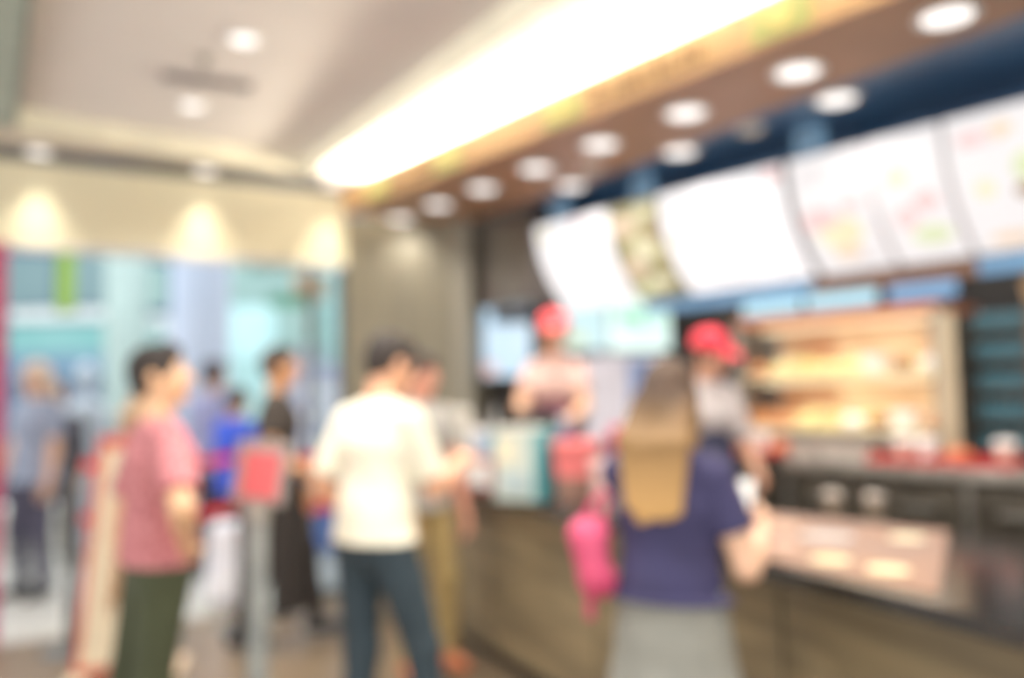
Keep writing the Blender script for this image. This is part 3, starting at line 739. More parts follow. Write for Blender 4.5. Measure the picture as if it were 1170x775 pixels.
for i, (s_, n_, m, nm) in enumerate(((-2.64,3.60,M_cupp,'pale pink cup on the left red tray'), (-2.56,3.63,M_cupw,'white cup on the left red tray'), (-1.80,3.58,M_cupp,'pale pink cup at the left of the long red tray'), (-1.72,3.62,M_cupw,'white cup on the long red tray beside a pink cup'), (-1.40,3.60,M_cupp,'pale pink cup at the right end of the long red tray'))):
    cup(W(s_,n_,tz), nm, .075, .042, m, None, M_cupw)
def bun(loc, label):
    t = thing('bread_bun', label, 'bread', loc); bm = bmesh.new(); lathe(bm, [(0,0),(.045,0),(.055,.015),(.05,.035),(.03,.05),(0,.055)], seg=24); obj('crust', bm, M_cupo, t, True)
    bm = bmesh.new(); lathe(bm, [(.054,.012),(.058,.016),(.054,.02)], seg=24); obj('filling', bm, mat('filling', (190,60,40), .6), t, True)
bun(W(-2.45,3.62,tz+.001), 'orange-brown filled bun at the right of the left tray'); bun(W(-1.58,3.60,tz), 'orange-brown filled bun in the middle of the long tray')
# steel food pans between the trays
for i, s_ in enumerate((-2.26,-2.10,-1.98)):
    t = thing('food_pan', 'shiny steel food pan between the red trays, ' + ['left','middle','right'][i] + ' of three', 'pan', W(s_, 3.62, 1.13), RA, 'steel pans between the trays')
    bm = bmesh.new(); w = .07 if i < 2 else .04; box(bm,-w,w,-.1,-.09,0,.07); box(bm,-w,w,.09,.1,0,.07); box(bm,-w,-w+.01,-.09,.09,0,.07); box(bm,w-.01,w,-.09,.09,0,.07); obj('pan_wall', bm, mat('bright_steel', (196,186,176), .3, .6), t)
    obj('contents', B(-w+.01,w-.01,-.09,.09,.0,.055), mat('pan_contents', (170,150,130), .7), t)
# divider post and teal rack at right
t = thing('steel_divider', 'tall narrow brushed steel divider at the right end of the heated display', 'divider', W(-1.735,3.88,1.13), RA)
obj('panel', B(-.035,.035,0,.42,0,.66,bev=.006), M_steel, t); obj('edge_trim', B(-.04,.04,-.008,0,0,.66,bev=.002), mat('warm_edge', (186,168,138), .4, .3), t)
t = thing('storage_rack', 'dark wire rack with teal trays to the right of the steel divider', 'rack', W(-1.575,4.02,1.13), RA)
for x in (-.10,.13): 
    for y in (0,.3): obj('upright', B(x-.01,x+.01,y-.01,y+.01,0,.66), M_dsteel, t)
for k in range(5):
    sh_ = obj('rack_shelf', B(-.11,.14,-.01,.31,.02+k*.135,.035+k*.135), M_dsteel, t); obj('teal_tray', B(-.095,.125,-.015,.30,.036+k*.135,.115+k*.135,bev=.01), M_teal, sh_)
# cup dispensers at far right
t = thing('cup_dispenser', 'dark wall-side dispenser with round stacks of cups facing out at the right edge', 'dispenser', W(-1.30,3.98,1.13), RA)
obj('housing', B(-.14,.5,0,.3,0,.82,bev=.01), mat('dispenser_brown', (96,80,64), .5), t)
for i, (x, z, r, m) in enumerate(((-.06,.74,.06,mat('cup_tan', (186,152,112), .6)), (.12,.76,.06,mat('cup_tan', (186,152,112), .6)), (.0,.56,.055,mat('cup_bright', (240,240,244), .5, emit=.25)), (-.02,.32,.055,mat('cup_beige', (206,186,150), .6)), (.0,.14,.05,mat('cup_beige', (206,186,150), .6)))):  # white cup stack glows by itself in place of a round light
    bm = bmesh.new(); lathe(bm, [(r*.86,0),(r,.05),(r*1.04,.055),(r*1.04,.062),(r*.9,.062),(r*.8,.03),(0,.03)], (x,0,z), 28, (0,-1,0)); obj('cup_stack', bm, m, t, True)
# screens deep in the kitchen
def screen(loc, rz, w, h, m, label, bars, g=None):
    t = thing('order_screen', label, 'screen', loc, rz, g)
    obj('bezel', B(-w/2-.012,w/2+.012,0,.05,-.012,h+.012,bev=.006), M_frame, t); obj('display', B(-w/2,w/2,-.006,0,0,h), m, t)
    obj('mount', B(-.03,.03,.05,.09,h*.4,h+.35), M_black, t)
    for (x0,x1,z0,z1,mm) in bars: obj('screen_block', B(x0*w-w/2,x1*w-w/2,-.009,-.006,z0*h,z1*h), mm, t)
    return t
screen((-.06,6.55,1.60), 0, .42, .58, M_screen, 'tall pale blue screen hanging by the wood wall behind the first crew member', [(.3,1,.72,1.,mat('screen_grey', (120,116,124), .5)),(.0,.35,.02,.2,P_pink)])
screen((.60,6.25,1.78), 0, .42, .42, mat('screen_aqua', (206,236,240), .3, emit=.85, c2=(190,226,228), scale=3), 'pale aqua screen behind the red-capped crew member', [(.05,.4,.1,.3,P_grn)])
screen((.93,6.05,1.76), 0, .44, .36, M_screen2, 'white screen with a green patch beside the pale aqua screen', [(.2,.6,.5,.8,mat('screen_green', (170,240,200), .5, emit=.8))])
# drink machine
t = thing('drink_machine', 'white upright drinks machine with blue panels under the hanging screens', 'machine', (.82,6.0,.25), 0)
obj('cabinet', B(-.27,.27,0,.55,0,1.48,bev=.015), mat('lilac_white', (236,230,240), .5, emit=.15), t)
obj('panel', B(.02,.25,-.008,0,.95,1.44,bev=.004), mat('machine_blue', (150,176,226), .5, emit=.4), t)
obj('panel', B(-.25,-.02,-.008,0,.98,1.40,bev=.004), mat('machine_white', (252,240,244), .5, emit=.5), t)
for k in range(3):
    nz = obj('nozzle', B(-.2+k*.17,-.14+k*.17,-.06,0,.78,.88,bev=.008), M_black, t); obj('lever', B(-.18+k*.17,-.16+k*.17,-.075,-.06,.72,.84), M_steel, nz)
obj('drip_tray', B(-.25,.25,-.12,0,.58,.62,bev=.006), M_steel, t)
# back counter at left
t = thing('back_counter', 'dark steel back counter along the kitchen wall behind the crew', 'counter', W(-3.05,4.40,.25), RA)
obj('top', B(-.78,.78,0,.75,.86,.90,bev=.006), M_steel, t); obj('cabinet', B(-.76,.76,.03,.73,.0,.86), M_dsteel, t)
for k in range(4): 
    d = obj('door', B(-.74+k*.37,-.39+k*.37,.01,.03,.08,.82,bev=.004), M_dsteel, t); obj('handle', B(-.44+k*.37,-.42+k*.37,-.01,.01,.4,.6), M_steel, d)
t = thing('extract_hood', 'grey steel extractor hood hanging left of the heated display', 'hood', W(-3.25,4.78,1.75), RA)
bm = bmesh.new(); r = bmesh.ops.create_cube(bm, size=1)['verts']
for v in r: v.co = Vector((v.co.x*(.9 if v.co.z < 0 else .5), v.co.y*(.7 if v.co.z < 0 else .4), (v.co.z+.5)*.3))
obj('canopy', bm, M_dsteel, t); obj('duct', B(-.15,.15,-.12,.12,.3,1.0), M_steel, t)
obj('lip', B(-.46,.46,-.36,.36,-.03,.0), M_steel, t)

# ================================================================ THINGS ON THE COUNTER
CZ = .951
# POS terminal
def pos(loc, rz, label, cream=True):
    t = thing('cash_register', label, 'register', loc, rz); m = M_cream if cream else M_black
    obj('base', B(-.13,.13,-.12,.12,0,.08,bev=.01), m, t); bm = bmesh.new(); cyl(bm, (0,.02,.08), .03, .12, 20); obj('stand', bm, m, t, True)
    bm = B(-.115,.115,-.02,.02,0,.24,bev=.01); bmesh.ops.rotate(bm, verts=bm.verts, matrix=Matrix.Rotation(.2,3,'X')); bmesh.ops.translate(bm, verts=bm.verts, vec=(0,-.03,.19)); obj('screen', bm, m, t)
    c = obj('customer_display', B(-.07,.07,-.055,-.045,.24,.36,bev=.004), mat('pos_pink', (240,222,214), .5), t); obj('display_text', B(-.05,.05,-.059,-.055,.27,.29), mat('pos_green', (190,220,190), .5), c)
    return t
pos((-.32,5.06,CZ), -.5, 'cream cash register with upright screen at the far end of the counter')
pos((.16,4.45,CZ), -.45, 'black cash register behind the white and teal dispenser', False)
# pump bottle
t = thing('pump_bottle', 'teal blue pump bottle beside the cream cash register', 'bottle', (-.115,4.98,CZ))
bm = bmesh.new(); lathe(bm, [(0,0),(.04,0),(.042,.02),(.042,.22),(.03,.27),(.014,.29),(.014,.31),(0,.31)], seg=24); obj('bottle_body', bm, mat('bottle_teal', (60,150,176), .3), t, True)
bm = bmesh.new(); cyl(bm,(0,0,.31),.018,.03,16); cyl(bm,(0,0,.34),.006,.08,10); tube(bm,[(0,0,.42),(0,-.05,.42),(0,-.055,.405)],.007); obj('pump', bm, M_white, t, True)
cup((-.20,4.80,CZ), 'tall pale blue paper cup left of the teal pump bottle', .30, .055, mat('cup_paleblue', (196,208,228), .6), None, M_cupw)
# dispenser box
t = thing('straw_dispenser', 'white and teal box dispenser standing on the black counter', 'dispenser', (.055,4.03,CZ), -.47)
obj('box_body', B(-.125,.125,-.09,.09,0,.33,bev=.012), mat('dispenser_white', (196,204,194), .5, c2=(176,194,188)), t)
obj('side_panel', B(.085,.131,-.096,.095,.005,.335,bev=.006), mat('dispenser_teal', (70,150,160), .5), t)
obj('front_label', B(-.11,-.02,-.096,-.09,.18,.30,bev=.002), mat('label_cream', (232,222,190), .6), t)
obj('slot', B(-.08,.06,-.097,-.09,.05,.13,bev=.002), mat('slot_grey', (170,190,196), .6), t)
obj('lid', B(-.13,.09,-.095,.095,.33,.345,bev=.004), M_cream, t)
t = thing('napkin_holder', 'small dark red napkin holder left of the white and teal dispenser', 'napkin holder', (-.15,4.43,CZ), -.47)
obj('shell', B(-.07,.07,-.06,.06,0,.17,bev=.012), mat('maroon', (150,70,70), .5), t); obj('napkins', B(-.05,.05,-.064,.05,.03,.15), M_white, t)
# red buckets
def bucket(loc, label, h, r, m1, m2):
    t = thing('paper_bucket', label, 'bucket', loc, 0, 'paper buckets in front of the crew')
    prof_ = [(0,0),(r*.78,0),(r*.86,h*.45)]; bm = bmesh.new(); lathe(bm, prof_, seg=32); obj('lower_band', bm, m2, t, True)
    bm = bmesh.new(); lathe(bm, [(r*.86,h*.45),(r,h),(r*1.03,h+.004),(r*.96,h),(r*.8,h*.5),(0,h*.5)], seg=32); obj('upper_band', bm, m1, t, True)
    bm = bmesh.new(); lathe(bm, [(r*.98,h-.004),(r*1.05,h),(r*1.02,h+.012),(0,h+.016)], seg=32); obj('lid', bm, m1, t, True)
bucket((.29,3.90,CZ), 'paper bucket with coral red top and brownish base, in front of the crew member', .27, .115, mat('coral', (240,120,120), .6), mat('bucket_brown', (140,104,90), .6))
bucket((.41,3.62,CZ), 'smaller whitish pink paper bucket at the counter edge beside the coral one', .20, .085, mat('bucket_pinkwhite', (226,190,184), .6), mat('bucket_grey', (170,150,140), .6))
bucket((.535,4.00,CZ), 'magenta paper bucket behind the others, half hidden by the long-haired woman', .33, .08, mat('bucket_magenta', (222,86,126), .6), mat('bucket_mag2', (190,70,100), .6))
# printed counter mat
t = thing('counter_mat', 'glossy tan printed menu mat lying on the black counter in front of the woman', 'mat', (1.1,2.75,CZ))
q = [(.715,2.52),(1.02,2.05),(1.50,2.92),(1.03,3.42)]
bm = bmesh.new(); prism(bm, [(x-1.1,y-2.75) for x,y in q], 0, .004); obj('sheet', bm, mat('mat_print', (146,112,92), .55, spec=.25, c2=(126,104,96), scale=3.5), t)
for (x, y, r, c) in ((.92,2.47,.055,(238,220,170)), (1.02,2.32,.055,(240,222,176)), (1.30,2.80,.055,(236,228,190)), (1.05,2.85,.09,(176,172,172)), (.98,3.10,.06,(214,176,150)), (.86,2.72,.05,(206,170,150))):  # pale yellowish discs paint downlight reflections onto the mat
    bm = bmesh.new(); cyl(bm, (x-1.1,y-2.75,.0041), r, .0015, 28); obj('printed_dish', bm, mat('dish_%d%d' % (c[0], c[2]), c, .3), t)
# small things behind the counter front at right: cups row
for i, (x, y, nm) in enumerate(((1.36,3.18,'left of the pair'), (1.24,3.28,'right of the pair'))):
    cup((x,y,CZ), 'small tan paper cup at the kitchen side of the counter, ' + ['nearer the right edge','nearer the heated display'][i], .09, .035, mat('cup_taupe', (120,106,90), .6), None, mat('cup_lid_grey', (170,160,150), .5))

# ================================================================ PEOPLE
M_pinkshirt = mat('pink_woven_shirt', (228,150,152), .9, kind='voro', scale=42, c2=(150,64,78))
def face_dir(dx, dy): return math.atan2(dy, dx) - PI/2
M_ombre = mat('ombre_hair', (60,42,30), .7, c2=(80,56,38), scale=14, stretch=(2,2,.35), bump=.3)
nt = M_ombre.node_tree; sx_ = nt.nodes.new('ShaderNodeSeparateXYZ'); tcx = nt.nodes.new('ShaderNodeTexCoord'); mr = nt.nodes.new('ShaderNodeMapRange'); m2 = nt.nodes.new('ShaderNodeMix'); m2.data_type = 'RGBA'
nt.links.new(tcx.outputs['Object'], sx_.inputs[0]); nt.links.new(sx_.outputs['Z'], mr.inputs['Value'])
mr.inputs['From Min'].default_value = 1.64; mr.inputs['From Max'].default_value = 1.24
old = nt.nodes['Principled BSDF'].inputs['Base Color'].links[0].from_socket
nt.links.new(old, m2.inputs[6]); m2.inputs[7].default_value = lin((196,150,88)) + (1,); nt.links.new(mr.outputs[0], m2.inputs[0]); nt.links.new(m2.outputs[2], nt.nodes['Principled BSDF'].inputs['Base Color'])
# pink shirt guest
person('person in pink patterned short-sleeve shirt and dark olive trousers, gazing up to the right', (-1.262,2.98,0), face_dir(.80,.62), 1.66, skin=(232,182,140), head=(-.55,.14,0),
       hands=((-.245,-.09,.84),(.19,.05,1.0)), poles=((-.4,-1,0),(1,-.25,0)), curl=(.5,.7), shirtmat=M_pinkshirt, sleeve=.8, hem=.94, legc=(62,68,44), shoec=(160,60,50), vs=.0065, feet=((-.20,-.20),(.01,-.15)), fat=.98)
# black clothes
person('person in black short sleeves and long black apron at the belt barrier, facing right', (-1.42,5.05,0), face_dir(.97,.12), 1.78, skin=(206,146,100), head=(-.1,.05,0),
       hands=((-.25,.12,.82),(.20,.22,1.00)), poles=((-.4,-1,0),(.25,-1,-.2)), curl=(.5,.8), shirt=(52,44,38), sleeve=.62, hem=.84, legc=(38,32,30), shoec=(22,20,20), vs=.0075,
       apron=((34,28,26),1.0,.20), feet=((-.11,.22),(.12,-.20)), fat=.95)
# cream shirt
person('person in plain cream short-sleeve shirt and dark blue jeans, seen from behind, forearm out', (-.54,3.22,0), face_dir(.58,.81), 1.72, skin=(232,172,136), head=(-.25,-.30,0),
       hands=((-.20,.16,.98),(.135,.355,1.20)), poles=((-.5,-.9,-.3),(.35,-.5,-1)), curl=(.6,.7), palm=(None,(0,-.3,-1)), lean=.09, shirt=(255,250,226), sleeve=.80, hem=.925, legc=(44,60,70), shoec=(70,60,50), vs=.0065, feet=((-.075,-.046),(.194,.14)), fat=.95, trouser_hem=.04)
# khaki trousers, behind the cream shirt
person('person in grey top and khaki trousers partly hidden behind the cream shirt', (-.505,4.50,0), face_dir(.55,-.84), 1.70, skin=(226,154,126), head=(.1,-.25,0), hair=(40,32,26),
       hands=((-.22,.12,.82),(.20,.20,.86)), poles=((-.4,-1,0),(.2,-1,0)), shirt=(160,158,152), sleeve=.6, hem=.88, legc=(176,152,98), shoec=(206,120,80), vs=.0075, feet=((-.16,0),(.10,.06)), fat=.92)
# woman
person('person with long brown to blond hair, navy top and long grey skirt, seen from behind', (.425,2.33,0), face_dir(.52,.85), 1.55, skin=(236,188,156), female=True, head=(-.05,-.30,0),
       hair=(92,66,42), hairmat=M_ombre, hairstyle='long', hands=((.06,.36,1.17),(.215,.27,1.17)), poles=((-.7,-.5,-1),(.3,-.6,-1)), curl=(.9,.9), palm=((1,0,.2),(-1,0,.2)),
       shirt=(48,45,84), sleeve=.60, hem=1.005, legs='skirt', legc=(138,138,130), shoec=(200,190,180), vs=.0065, fat=1.0)
# crew
person('person behind the counter in coral cap, pale pink shirt and maroon apron, looking down', (.262,5.10,.25), face_dir(-.10,-.99), 1.71, skin=(218,166,130), female=True, head=(.0,-.25,0), hairstyle='bun', cap=(232,72,76),
       hands=((-.06,.34,1.04),(.10,.34,1.04)), poles=((-1,-.5,-.3),(1,-.5,-.3)), curl=(.9,.9), palm=((1,0,-.3),(-1,0,-.3)), shirt=(206,168,156), sleeve=.60, hem=.86, legc=(44,42,50), vs=.0075, apron=((116,48,74),1.27,.60), fat=.92)
person('person behind the counter in red cap, grey shirt and navy apron beside the heated display', (.93,4.08,.25), face_dir(.20,-.98), 1.50, skin=(206,150,120), female=True, head=(.5,-.35,.1), hairstyle='bun', cap=(222,34,56), headscale=1.05,
       hands=((-.20,.25,.95),(.22,.22,1.02)), poles=((-.4,-1,0),(.4,-.8,0)), curl=(.8,.8), lean=.08, shirt=(196,186,184), sleeve=.9, hem=.86, legc=(44,42,50), vs=.0075, apron=((44,46,72),1.22,.55), fat=.92)
# mall passers-by
person('person with light brown hair in an orange-red top behind the beige board', (-2.36,5.35,0), face_dir(.3,.95), 1.57, skin=(222,176,146), head=(-.3,0,0), hair=(150,118,88), hair2=(178,146,110), female=True, hairstyle='straight',
       hands=((-.19,.06,.80),(.19,.06,.80)), shirt=(214,92,66), hem=.86, legc=(196,182,160), shoec=(225,215,205), vs=.008)
person('person in lavender shirt and dark trousers walking in the mall beyond the belts', (-2.50,6.95,0), face_dir(.5,.86), 1.80, skin=(190,150,128), head=(0,0,0), hair=(54,50,58), shirt=(142,148,190), sleeve=1.9, hem=.84, legc=(50,50,62), vs=.009, face=True)
person('person in bright blue shirt just right of the lavender shirt in the mall', (-2.14,6.45,0), face_dir(.5,.86), 1.56, skin=(200,160,130), hair=(60,52,50), shirt=(44,84,220), sleeve=1.2, hem=.84, legc=(40,40,46), vs=.009)
person('person in grey-blue top near the magenta frame in the mall', (-3.66,6.40,0), face_dir(-.3,-.95), 1.78, skin=(206,166,140), hair=(180,160,140), female=True, hairstyle='straight', shirt=(132,146,170), hem=.84, legc=(60,60,80), vs=.009)
person('person in dark clothes further back in the mall, right of the grey-blue top', (-4.10,7.5,0), face_dir(.3,-.95), 1.62, skin=(190,150,130), hair=(90,84,88), shirt=(60,58,66), sleeve=1.8, hem=.84, legc=(50,44,48), vs=.009)

# receipt held by the woman
t = thing('paper_receipt', 'small white folded paper held in the long-haired woman\'s hands', 'paper', (.70,2.60,1.12), -.5)
bm = B(-.035,.035,-.003,.003,-.04,.06); bmesh.ops.rotate(bm, verts=bm.verts, matrix=Matrix.Rotation(-.5,3,'X')); obj('sheet', bm, M_white, t)
bm = B(-.033,.033,.004,.008,-.04,.03); bmesh.ops.rotate(bm, verts=bm.verts, matrix=Matrix.Rotation(-.35,3,'X')); obj('fold', bm, M_white, t)
# pink bag hanging from the woman's left side
M_bag = mat('pink_bag', (226,84,124), .6, c2=(200,60,100), scale=9)
t = thing('shoulder_bag', 'bright pink soft bag hanging at the left hip of the long-haired woman', 'bag', (.215,2.36,.91), .2)
sb = Sdf(); sb.sweep((0,0,.03), (-.01,0,.15), (.04,.04), (.06,.05), (1,0,0), .03); sb.ell((.02,0,.02), (.05,.04,.05), None, .03)
sobj('pouch', sb, .006, M_bag, t)
bm = bmesh.new(); tube(bm, [(-.03,.0,.18), (.0,-.02,.24), (.03,-.02,.27), (.05,.0,.25), (.03,.02,.17)], .008); obj('strap', bm, M_bag, t, True)
bm = bmesh.new(); tube(bm, [(-.02,-.04,.05), (-.025,-.045,-.02), (-.02,-.03,-.07)], .012); obj('tassel', bm, M_bag, t, True)
# cup held by first crew member
cup((.275,4.72,1.20), 'pale blue paper cup in the hands of the crew member in the pink shirt', .11, .045, mat('cup_blue', (150,160,206), .6), None, M_cupw)

# ================================================================ QUEUE THINGS
# sign stand near camera
t = thing('sign_stand', 'grey metal pole stand with a framed red sign on top, in the queue', 'sign stand', (-.98,3.2,0), -.1)
bm = bmesh.new(); lathe(bm, [(0,0),(.17,0),(.17,.012),(.05,.03),(.04,.05),(0,.05)], seg=40); obj('base', bm, M_grey, t, True)
bm = bmesh.new(); cyl(bm, (0,0,.03), .037, 1.02, 28); obj('pole', bm, M_grey, t, True)
bm = bmesh.new(); cyl(bm, (0,0,1.0), .045, .06, 28); obj('collar', bm, mat('pale_collar', (170,166,156), .5), t, True)
def tilt(bm): bmesh.ops.rotate(bm, verts=bm.verts, matrix=Matrix.Rotation(-.12,3,'X')); bmesh.ops.rotate(bm, verts=bm.verts, matrix=Matrix.Rotation(.10,3,'Y')); bmesh.ops.translate(bm, verts=bm.verts, vec=(.01,-.03,1.06)); return bm
fr = obj('sign_frame', tilt(B(-.105,.105,-.01,.01,0,.235,bev=.006)), mat('frame_grey', (150,142,138), .5), t)
obj('sign_face', tilt(B(-.070,.075,-.014,-.009,.02,.195)), M_pinkred, fr)
# belt barrier
def post(x, y, label):
    t = thing('barrier_post', label, 'post', (x,y,0))
    bm = bmesh.new(); lathe(bm, [(0,0),(.16,0),(.16,.01),(.06,.03),(.03,.04),(0,.04)], seg=36); obj('base', bm, M_dgrey, t, True)
    bm = bmesh.new(); cyl(bm, (0,0,.03), .03, 1.05, 24); obj('pole', bm, M_dgrey, t, True)
    bm = bmesh.new(); cyl(bm, (0,0,1.03), .038, .10, 24); obj('belt_head', bm, M_black, t, True); return t
PA, PB, PC_ = (-2.62,4.98), (-1.76,5.42), (-1.02,5.62)
post(*PA, 'dark grey barrier post at the left, beside the beige board')
post(*PB, 'dark grey barrier post in the middle, behind the black apron')
post(*PC_, 'dark grey barrier post by the wood wall')
def belt(a, b, z, label, g):
    bm = bmesh.new(); n = 14; L = []
    a = Vector((*a, z)); b = Vector((*b, z)); u = (b-a).normalized(); a = a+u*.045; b = b-u*.045
    for k in range(n+1):
        f = k/n; p = a.lerp(b, f); p.z -= .05*math.sin(PI*f)*(b-a).length/1.5; sd = Vector((-u.y,u.x,0))*.003
        L.append([bm.verts.new(p+sd+Vector((0,0,.03))), bm.verts.new(p-sd+Vector((0,0,.03))), bm.verts.new(p-sd-Vector((0,0,.03))), bm.verts.new(p+sd-Vector((0,0,.03)))])
    for p, q in zip(L, L[1:]):
        for k in range(4): bm.faces.new([p[k], p[(k+1)%4], q[(k+1)%4], q[k]])
    bm.faces.new(L[0]); bm.faces.new(L[-1][::-1])
    tag(obj('barrier_belt', bm, M_belt, None, True), label, 'belt', g)
for z, w in ((1.08,'upper'), (.76,'lower')):
    belt(PA, PB, z, '%s red retractable belt between the left and middle barrier posts' % w, 'red belts of the queue barrier')
    belt(PB, PC_, z, '%s red retractable belt between the middle post and the wood wall post' % w, 'red belts of the queue barrier')
# beige floor board
t = thing('floor_board', 'tall beige free-standing board with a red border behind the pink shirt', 'sign board', (-2.07,4.50,0), .25)
def trap(bm, y0, y1, w0, w1, z0, z1, sh=0.):
    v = [bm.verts.new(p) for p in ((-w0,y0,z0),(w0,y0,z0),(w1+sh,y0,z1),(-w1+sh,y0,z1),(-w0,y1,z0),(w0,y1,z0),(w1+sh,y1,z1),(-w1+sh,y1,z1))]
    for f in ((0,1,2,3),(7,6,5,4),(0,4,5,1),(1,5,6,2),(2,6,7,3),(3,7,4,0)): bm.faces.new([v[i] for i in f])
bm = bmesh.new(); trap(bm, 0, .03, .26, .17, .02, 1.27, .02); obj('frame', bm, M_salmon, t)
bm = bmesh.new(); trap(bm, -.006, 0, .225, .135, .07, 1.20, .02); obj('face', bm, M_beige, t)
bm = bmesh.new(); trap(bm, .20, .215, .24, .05, .02, .9, .02); obj('back_leg', bm, M_salmon, t)
obj('foot', B(-.28,-.18,-.08,.24,0,.03,bev=.006), M_beige, t); obj('foot', B(.18,.28,-.08,.24,0,.03,bev=.006), M_beige, t)
# white shopping bags
def shopbag(loc, rz, w, h, d, label, m, g=None):
    t = thing('shopping_bag', label, 'bag', loc, rz, g); s_ = Sdf()
    s_.sweep((0,0,d*.5), (0,0,h-.05), (w/2,d/2), (w/2*.8,d/2*.55), (1,0,0), .03); s_.plane((0,0,h), (0,0,1)); s_.plane((0,0,.0), (0,0,-1))
    sobj('bag_body', s_, .01, m, t)
    for y in (-.02,.02):
        bm = bmesh.new(); tube(bm, [(-w*.22,y,h-.03), (-w*.18,y,h+.08), (0,y,h+.12), (w*.18,y,h+.08), (w*.22,y,h-.03)], .006, 8); obj('handle', bm, m, t, True)
M_bagw = mat('white_bag', (240,244,252), .6, c2=(222,230,246))
shopbag((-2.00,5.92,.0), .2, .36, .60, .22, 'large white shopping bag standing just outside the red belts', M_bagw)
shopbag((-1.54,5.62,.0), .4, .17, .42, .12, 'small pale lilac shopping bag on the floor behind the black apron', mat('lilac_bag', (216,208,216), .6))

# ================================================================ MALL BEYOND THE OPENING
def MF(u, v, z=0.): return SF(u, v, z)
M_colb = mat('mall_column_blue', (168,182,204), .6, c2=(156,172,196), scale=.7); M_colg = mat('mall_column_green', (150,172,168), .6)
struct('wall_far', B(-3.8, 6.8, 8.8, 8.9, 0, 5.2), mat('mall_wall', (140,158,172), .7, c2=(126,146,160), scale=.6), loc=S0, rz=SA)
struct('ceiling', B(-4.5, 7.0, .25, 9.0, 5.2, 5.3), mat('mall_ceiling', (210,214,216), .8), loc=S0, rz=SA)
def column(u, v, w, m, label):
    p = MF(u, v); t = thing('mall_column', label, 'column', p, 0)
    bm = bmesh.new(); cyl(bm, (0,0,0), w/2, 5.19, 40); obj('shaft', bm, m, t, True); bm = bmesh.new(); cyl(bm, (0,0,0), w/2+.03, .12, 40); obj('plinth', bm, M_grey, t, True)
def at(px_, Y): return ((px_-585)/950.*Y, Y)
def col_at(px_, Y, wpx, m, label, hgt=5.19):
    x, y = at(px_, Y); w = wpx/950.*Y; t = thing('mall_column', label, 'column', (x,y,0), 0)
    bm = bmesh.new(); cyl(bm, (0,0,0), w/2, hgt, 40); obj('shaft', bm, m, t, True); bm = bmesh.new(); cyl(bm, (0,0,0), w/2+.03, .12, 40); obj('plinth', bm, M_grey, t, True)
col_at(228, 9.0, 64, M_colb, 'broad pale blue-grey round column in the mall')
col_at(143, 11.0, 46, M_colg, 'grey-green round column further back in the mall')
t = thing('display_mannequin', 'slim pale blue display figure standing in the mall behind the left barrier post', 'mannequin', (*at(98,8.0),0))
mq = Sdf(); mq.sweep((0,0,.95), (0,0,1.10), (.15,.10), (.12,.09), (1,0,0), .03); mq.sweep((0,0,1.10), (0,0,1.40), (.12,.09), (.17,.09), (1,0,0), .03); mq.cone((0,0,1.4), (.0,0,1.58), .05, .045, .03); mq.ell((0,0,1.72), (.08,.10,.12), None, .02)
for sx in (-1, 1):
    mq.cone((sx*.08,0,.95), (sx*.07,0,.5), .085, .055, .03); mq.cone((sx*.07,0,.5), (sx*.06,0,.06), .055, .04, .03); mq.cone((sx*.17,0,1.38), (sx*.22,0,1.1), .045, .035, .02); mq.cone((sx*.22,0,1.1), (sx*.22,.05,.82), .035, .028, .02)
sobj('figure', mq, .01, mat('mannequin_blue', (176,190,204), .5), t)
bm = bmesh.new(); cyl(bm, (0,0,0), .2, .03, 32); obj('base', bm, M_steel, t, True)
# shop fronts at the back of the mall
def shop(px0, px1, Y, z0, z1, label, face, parts):
    x0, x1 = at(px0, Y)[0], at(px1, Y)[0]; t = thing('shop_front', label, 'shop front', ((x0+x1)/2, Y, 0)); w = (x1-x0)/2
    obj('facade', B(-w,w,0,.3,z0,z1), face, t)
    for (nm, a, b, c, d, m) in parts:
        xa = at(a, Y)[0]-(x0+x1)/2; xb = at(b, Y)[0]-(x0+x1)/2; f = obj(nm, B(xa,xb,-.04,0,1.45+(458-d)*Y/950,1.45+(458-c)*Y/950), m, t)
    return t
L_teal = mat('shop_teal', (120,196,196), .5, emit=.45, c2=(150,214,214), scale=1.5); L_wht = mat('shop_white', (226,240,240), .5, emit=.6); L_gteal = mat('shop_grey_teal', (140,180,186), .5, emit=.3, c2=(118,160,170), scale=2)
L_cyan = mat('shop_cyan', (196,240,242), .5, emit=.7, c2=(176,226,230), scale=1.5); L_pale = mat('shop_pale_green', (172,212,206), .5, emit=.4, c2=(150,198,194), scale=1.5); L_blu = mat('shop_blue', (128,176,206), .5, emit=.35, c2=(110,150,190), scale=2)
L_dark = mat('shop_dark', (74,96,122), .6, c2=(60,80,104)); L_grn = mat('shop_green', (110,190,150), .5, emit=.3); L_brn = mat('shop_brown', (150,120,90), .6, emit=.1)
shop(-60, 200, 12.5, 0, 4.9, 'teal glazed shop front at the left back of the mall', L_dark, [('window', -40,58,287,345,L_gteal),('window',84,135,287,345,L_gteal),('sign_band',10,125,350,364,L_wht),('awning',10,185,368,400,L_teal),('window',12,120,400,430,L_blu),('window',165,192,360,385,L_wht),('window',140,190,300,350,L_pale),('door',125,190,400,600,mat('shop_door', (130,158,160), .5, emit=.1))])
shop(255, 380, 12.2, 0, 4.9, 'pale green and cyan shop front at the right back of the mall', mat('shop_wall_pale', (150,190,190), .6, emit=.15), [('window',262,312,352,412,L_cyan),('window',262,330,300,345,L_pale),('sign_band',285,345,290,312,mat('shop_sign_g', (150,196,176), .5, emit=.3)),('awning',305,355,335,352,L_grn),('door',335,372,315,345,L_brn),('window',318,372,354,395,L_pale),('door',325,372,400,600,mat('shop_lower', (196,206,220), .5, emit=.3))])
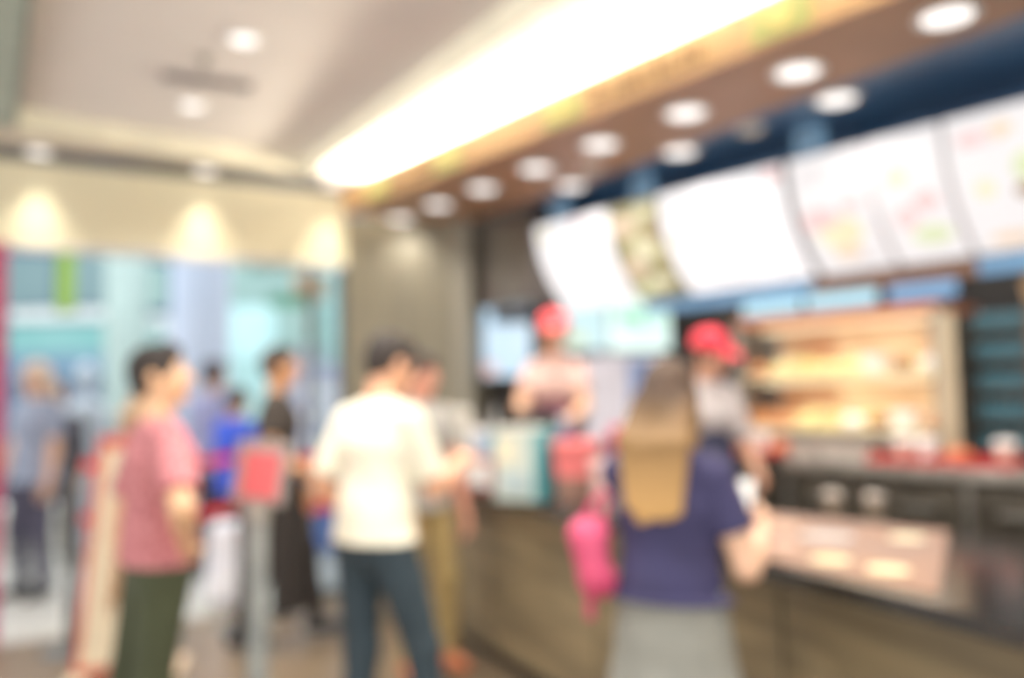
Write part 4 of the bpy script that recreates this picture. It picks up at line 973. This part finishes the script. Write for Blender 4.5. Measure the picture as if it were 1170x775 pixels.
# lime banner
x, y = at(72, 7.0)
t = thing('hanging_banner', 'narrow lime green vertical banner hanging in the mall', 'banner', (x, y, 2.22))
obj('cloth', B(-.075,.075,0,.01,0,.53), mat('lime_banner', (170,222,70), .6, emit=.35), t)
for z in (0,.53):
    bm = bmesh.new(); tube(bm, [(-.09,.005,z),(.09,.005,z)], .012); obj('rod', bm, M_steel, t, True)
bm = bmesh.new(); tube(bm, [(0,.005,.53),(0,.005,2.97)], .004, 6); obj('cord', bm, M_steel, t, True)
# dark goods stall at left
x, y = at(62, 8.9)
t = thing('goods_stall', 'low dark goods stall with stacked boxes behind the people at the left of the mall', 'stall', (x, y, 0), .1)
obj('table', B(-.55,.5,0,.5,.0,.92,bev=.01), mat('stall_dark', (92,96,110), .7, c2=(70,72,84)), t)
for k, (xx, w_, h_, cc) in enumerate(((-.4,.2,.3,(70,66,84)), (-.12,.24,.2,(120,96,100)), (.2,.26,.34,(58,60,72)))):
    obj('stacked_box', B(xx,xx+w_,.1,.4,.92,.92+h_,bev=.01), mat('stall_box_%d' % k, cc, .7), t)
# kiosk
x, y = at(366, 8.0)
t = thing('promotion_kiosk', 'white and lavender promotion booth with a blue base beyond the opening', 'kiosk', (x, y, 0), .2)
obj('counter', B(-.26,.26,0,.4,0,.50,bev=.01), mat('kiosk_blue', (84,122,200), .5, emit=.1), t)
obj('counter_top', B(-.29,.29,-.03,.43,.50,.54,bev=.006), M_white, t)
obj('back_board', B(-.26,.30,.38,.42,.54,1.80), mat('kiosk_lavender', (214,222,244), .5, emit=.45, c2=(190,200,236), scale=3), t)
for k, z in enumerate((.72,.98,1.24,1.48)): obj('shelf_light', B(-.2,.24,.36,.38,z,z+.10), mat('kiosk_white', (246,248,252), .5, emit=.6), t)
bm = bmesh.new(); bmesh.ops.create_uvsphere(bm, u_segments=24, v_segments=16, radius=.085); tag(obj('paper_lantern', bm, mat('lantern_white', (244,238,238), .6, emit=.3), None, True, loc=(x-.05,y+.12,.63)), 'small round white lamp on the kiosk counter behind the cream shirt', 'lamp')
# white low bench / planter at left in the mall
x, y = at(35, 8.3)
t = thing('mall_bench', 'low white block bench on the mall floor at the left', 'bench', (x, y, 0), .3)
obj('seat', B(-.5,.4,-.25,.25,.36,.44,bev=.01), mat('bench_white', (226,226,216), .5), t)
obj('block', B(-.42,.32,-.2,.2,0,.36,bev=.01), mat('bench_side', (206,208,200), .6), t)

# ================================================================ LIGHT
area('mall_light', SF(0.5,4.5,5.1), (0,0,0), 6, 5, 400, (.86,.93,1))
area('kitchen_light', W(-2.6,4.55,2.70), (0,0,RA), 3.6, .5, 12, (1,.95,.88))
wd = bpy.data.worlds.new('world'); sc.world = wd; wd.use_nodes = True
bg = wd.node_tree.nodes['Background']; bg.inputs[0].default_value = (1,.955,.90,1); bg.inputs[1].default_value = 1.5
# ================================================================ CAMERA
H = 1.45; p = math.atan(64.5/950); r = math.radians(1.0)
Fv = Vector((0, math.cos(p), math.sin(p))); R0 = Vector((1,0,0)); U0 = R0.cross(Fv)
Rv = R0*math.cos(r) - U0*math.sin(r); Uv = U0*math.cos(r) + R0*math.sin(r)
cd = bpy.data.cameras.new('camera'); cam = bpy.data.objects.new('camera', cd); C.objects.link(cam)
m = Matrix((Rv, Uv, -Fv)).transposed().to_4x4(); m.translation = Vector((0,0,H)); cam.matrix_world = m
cd.sensor_width = 36; cd.lens = 950/1170*36; cd.clip_start = .05
cd.dof.use_dof = True; cd.dof.focus_distance = .6; cd.dof.aperture_fstop = 1.45
sc.camera = cam
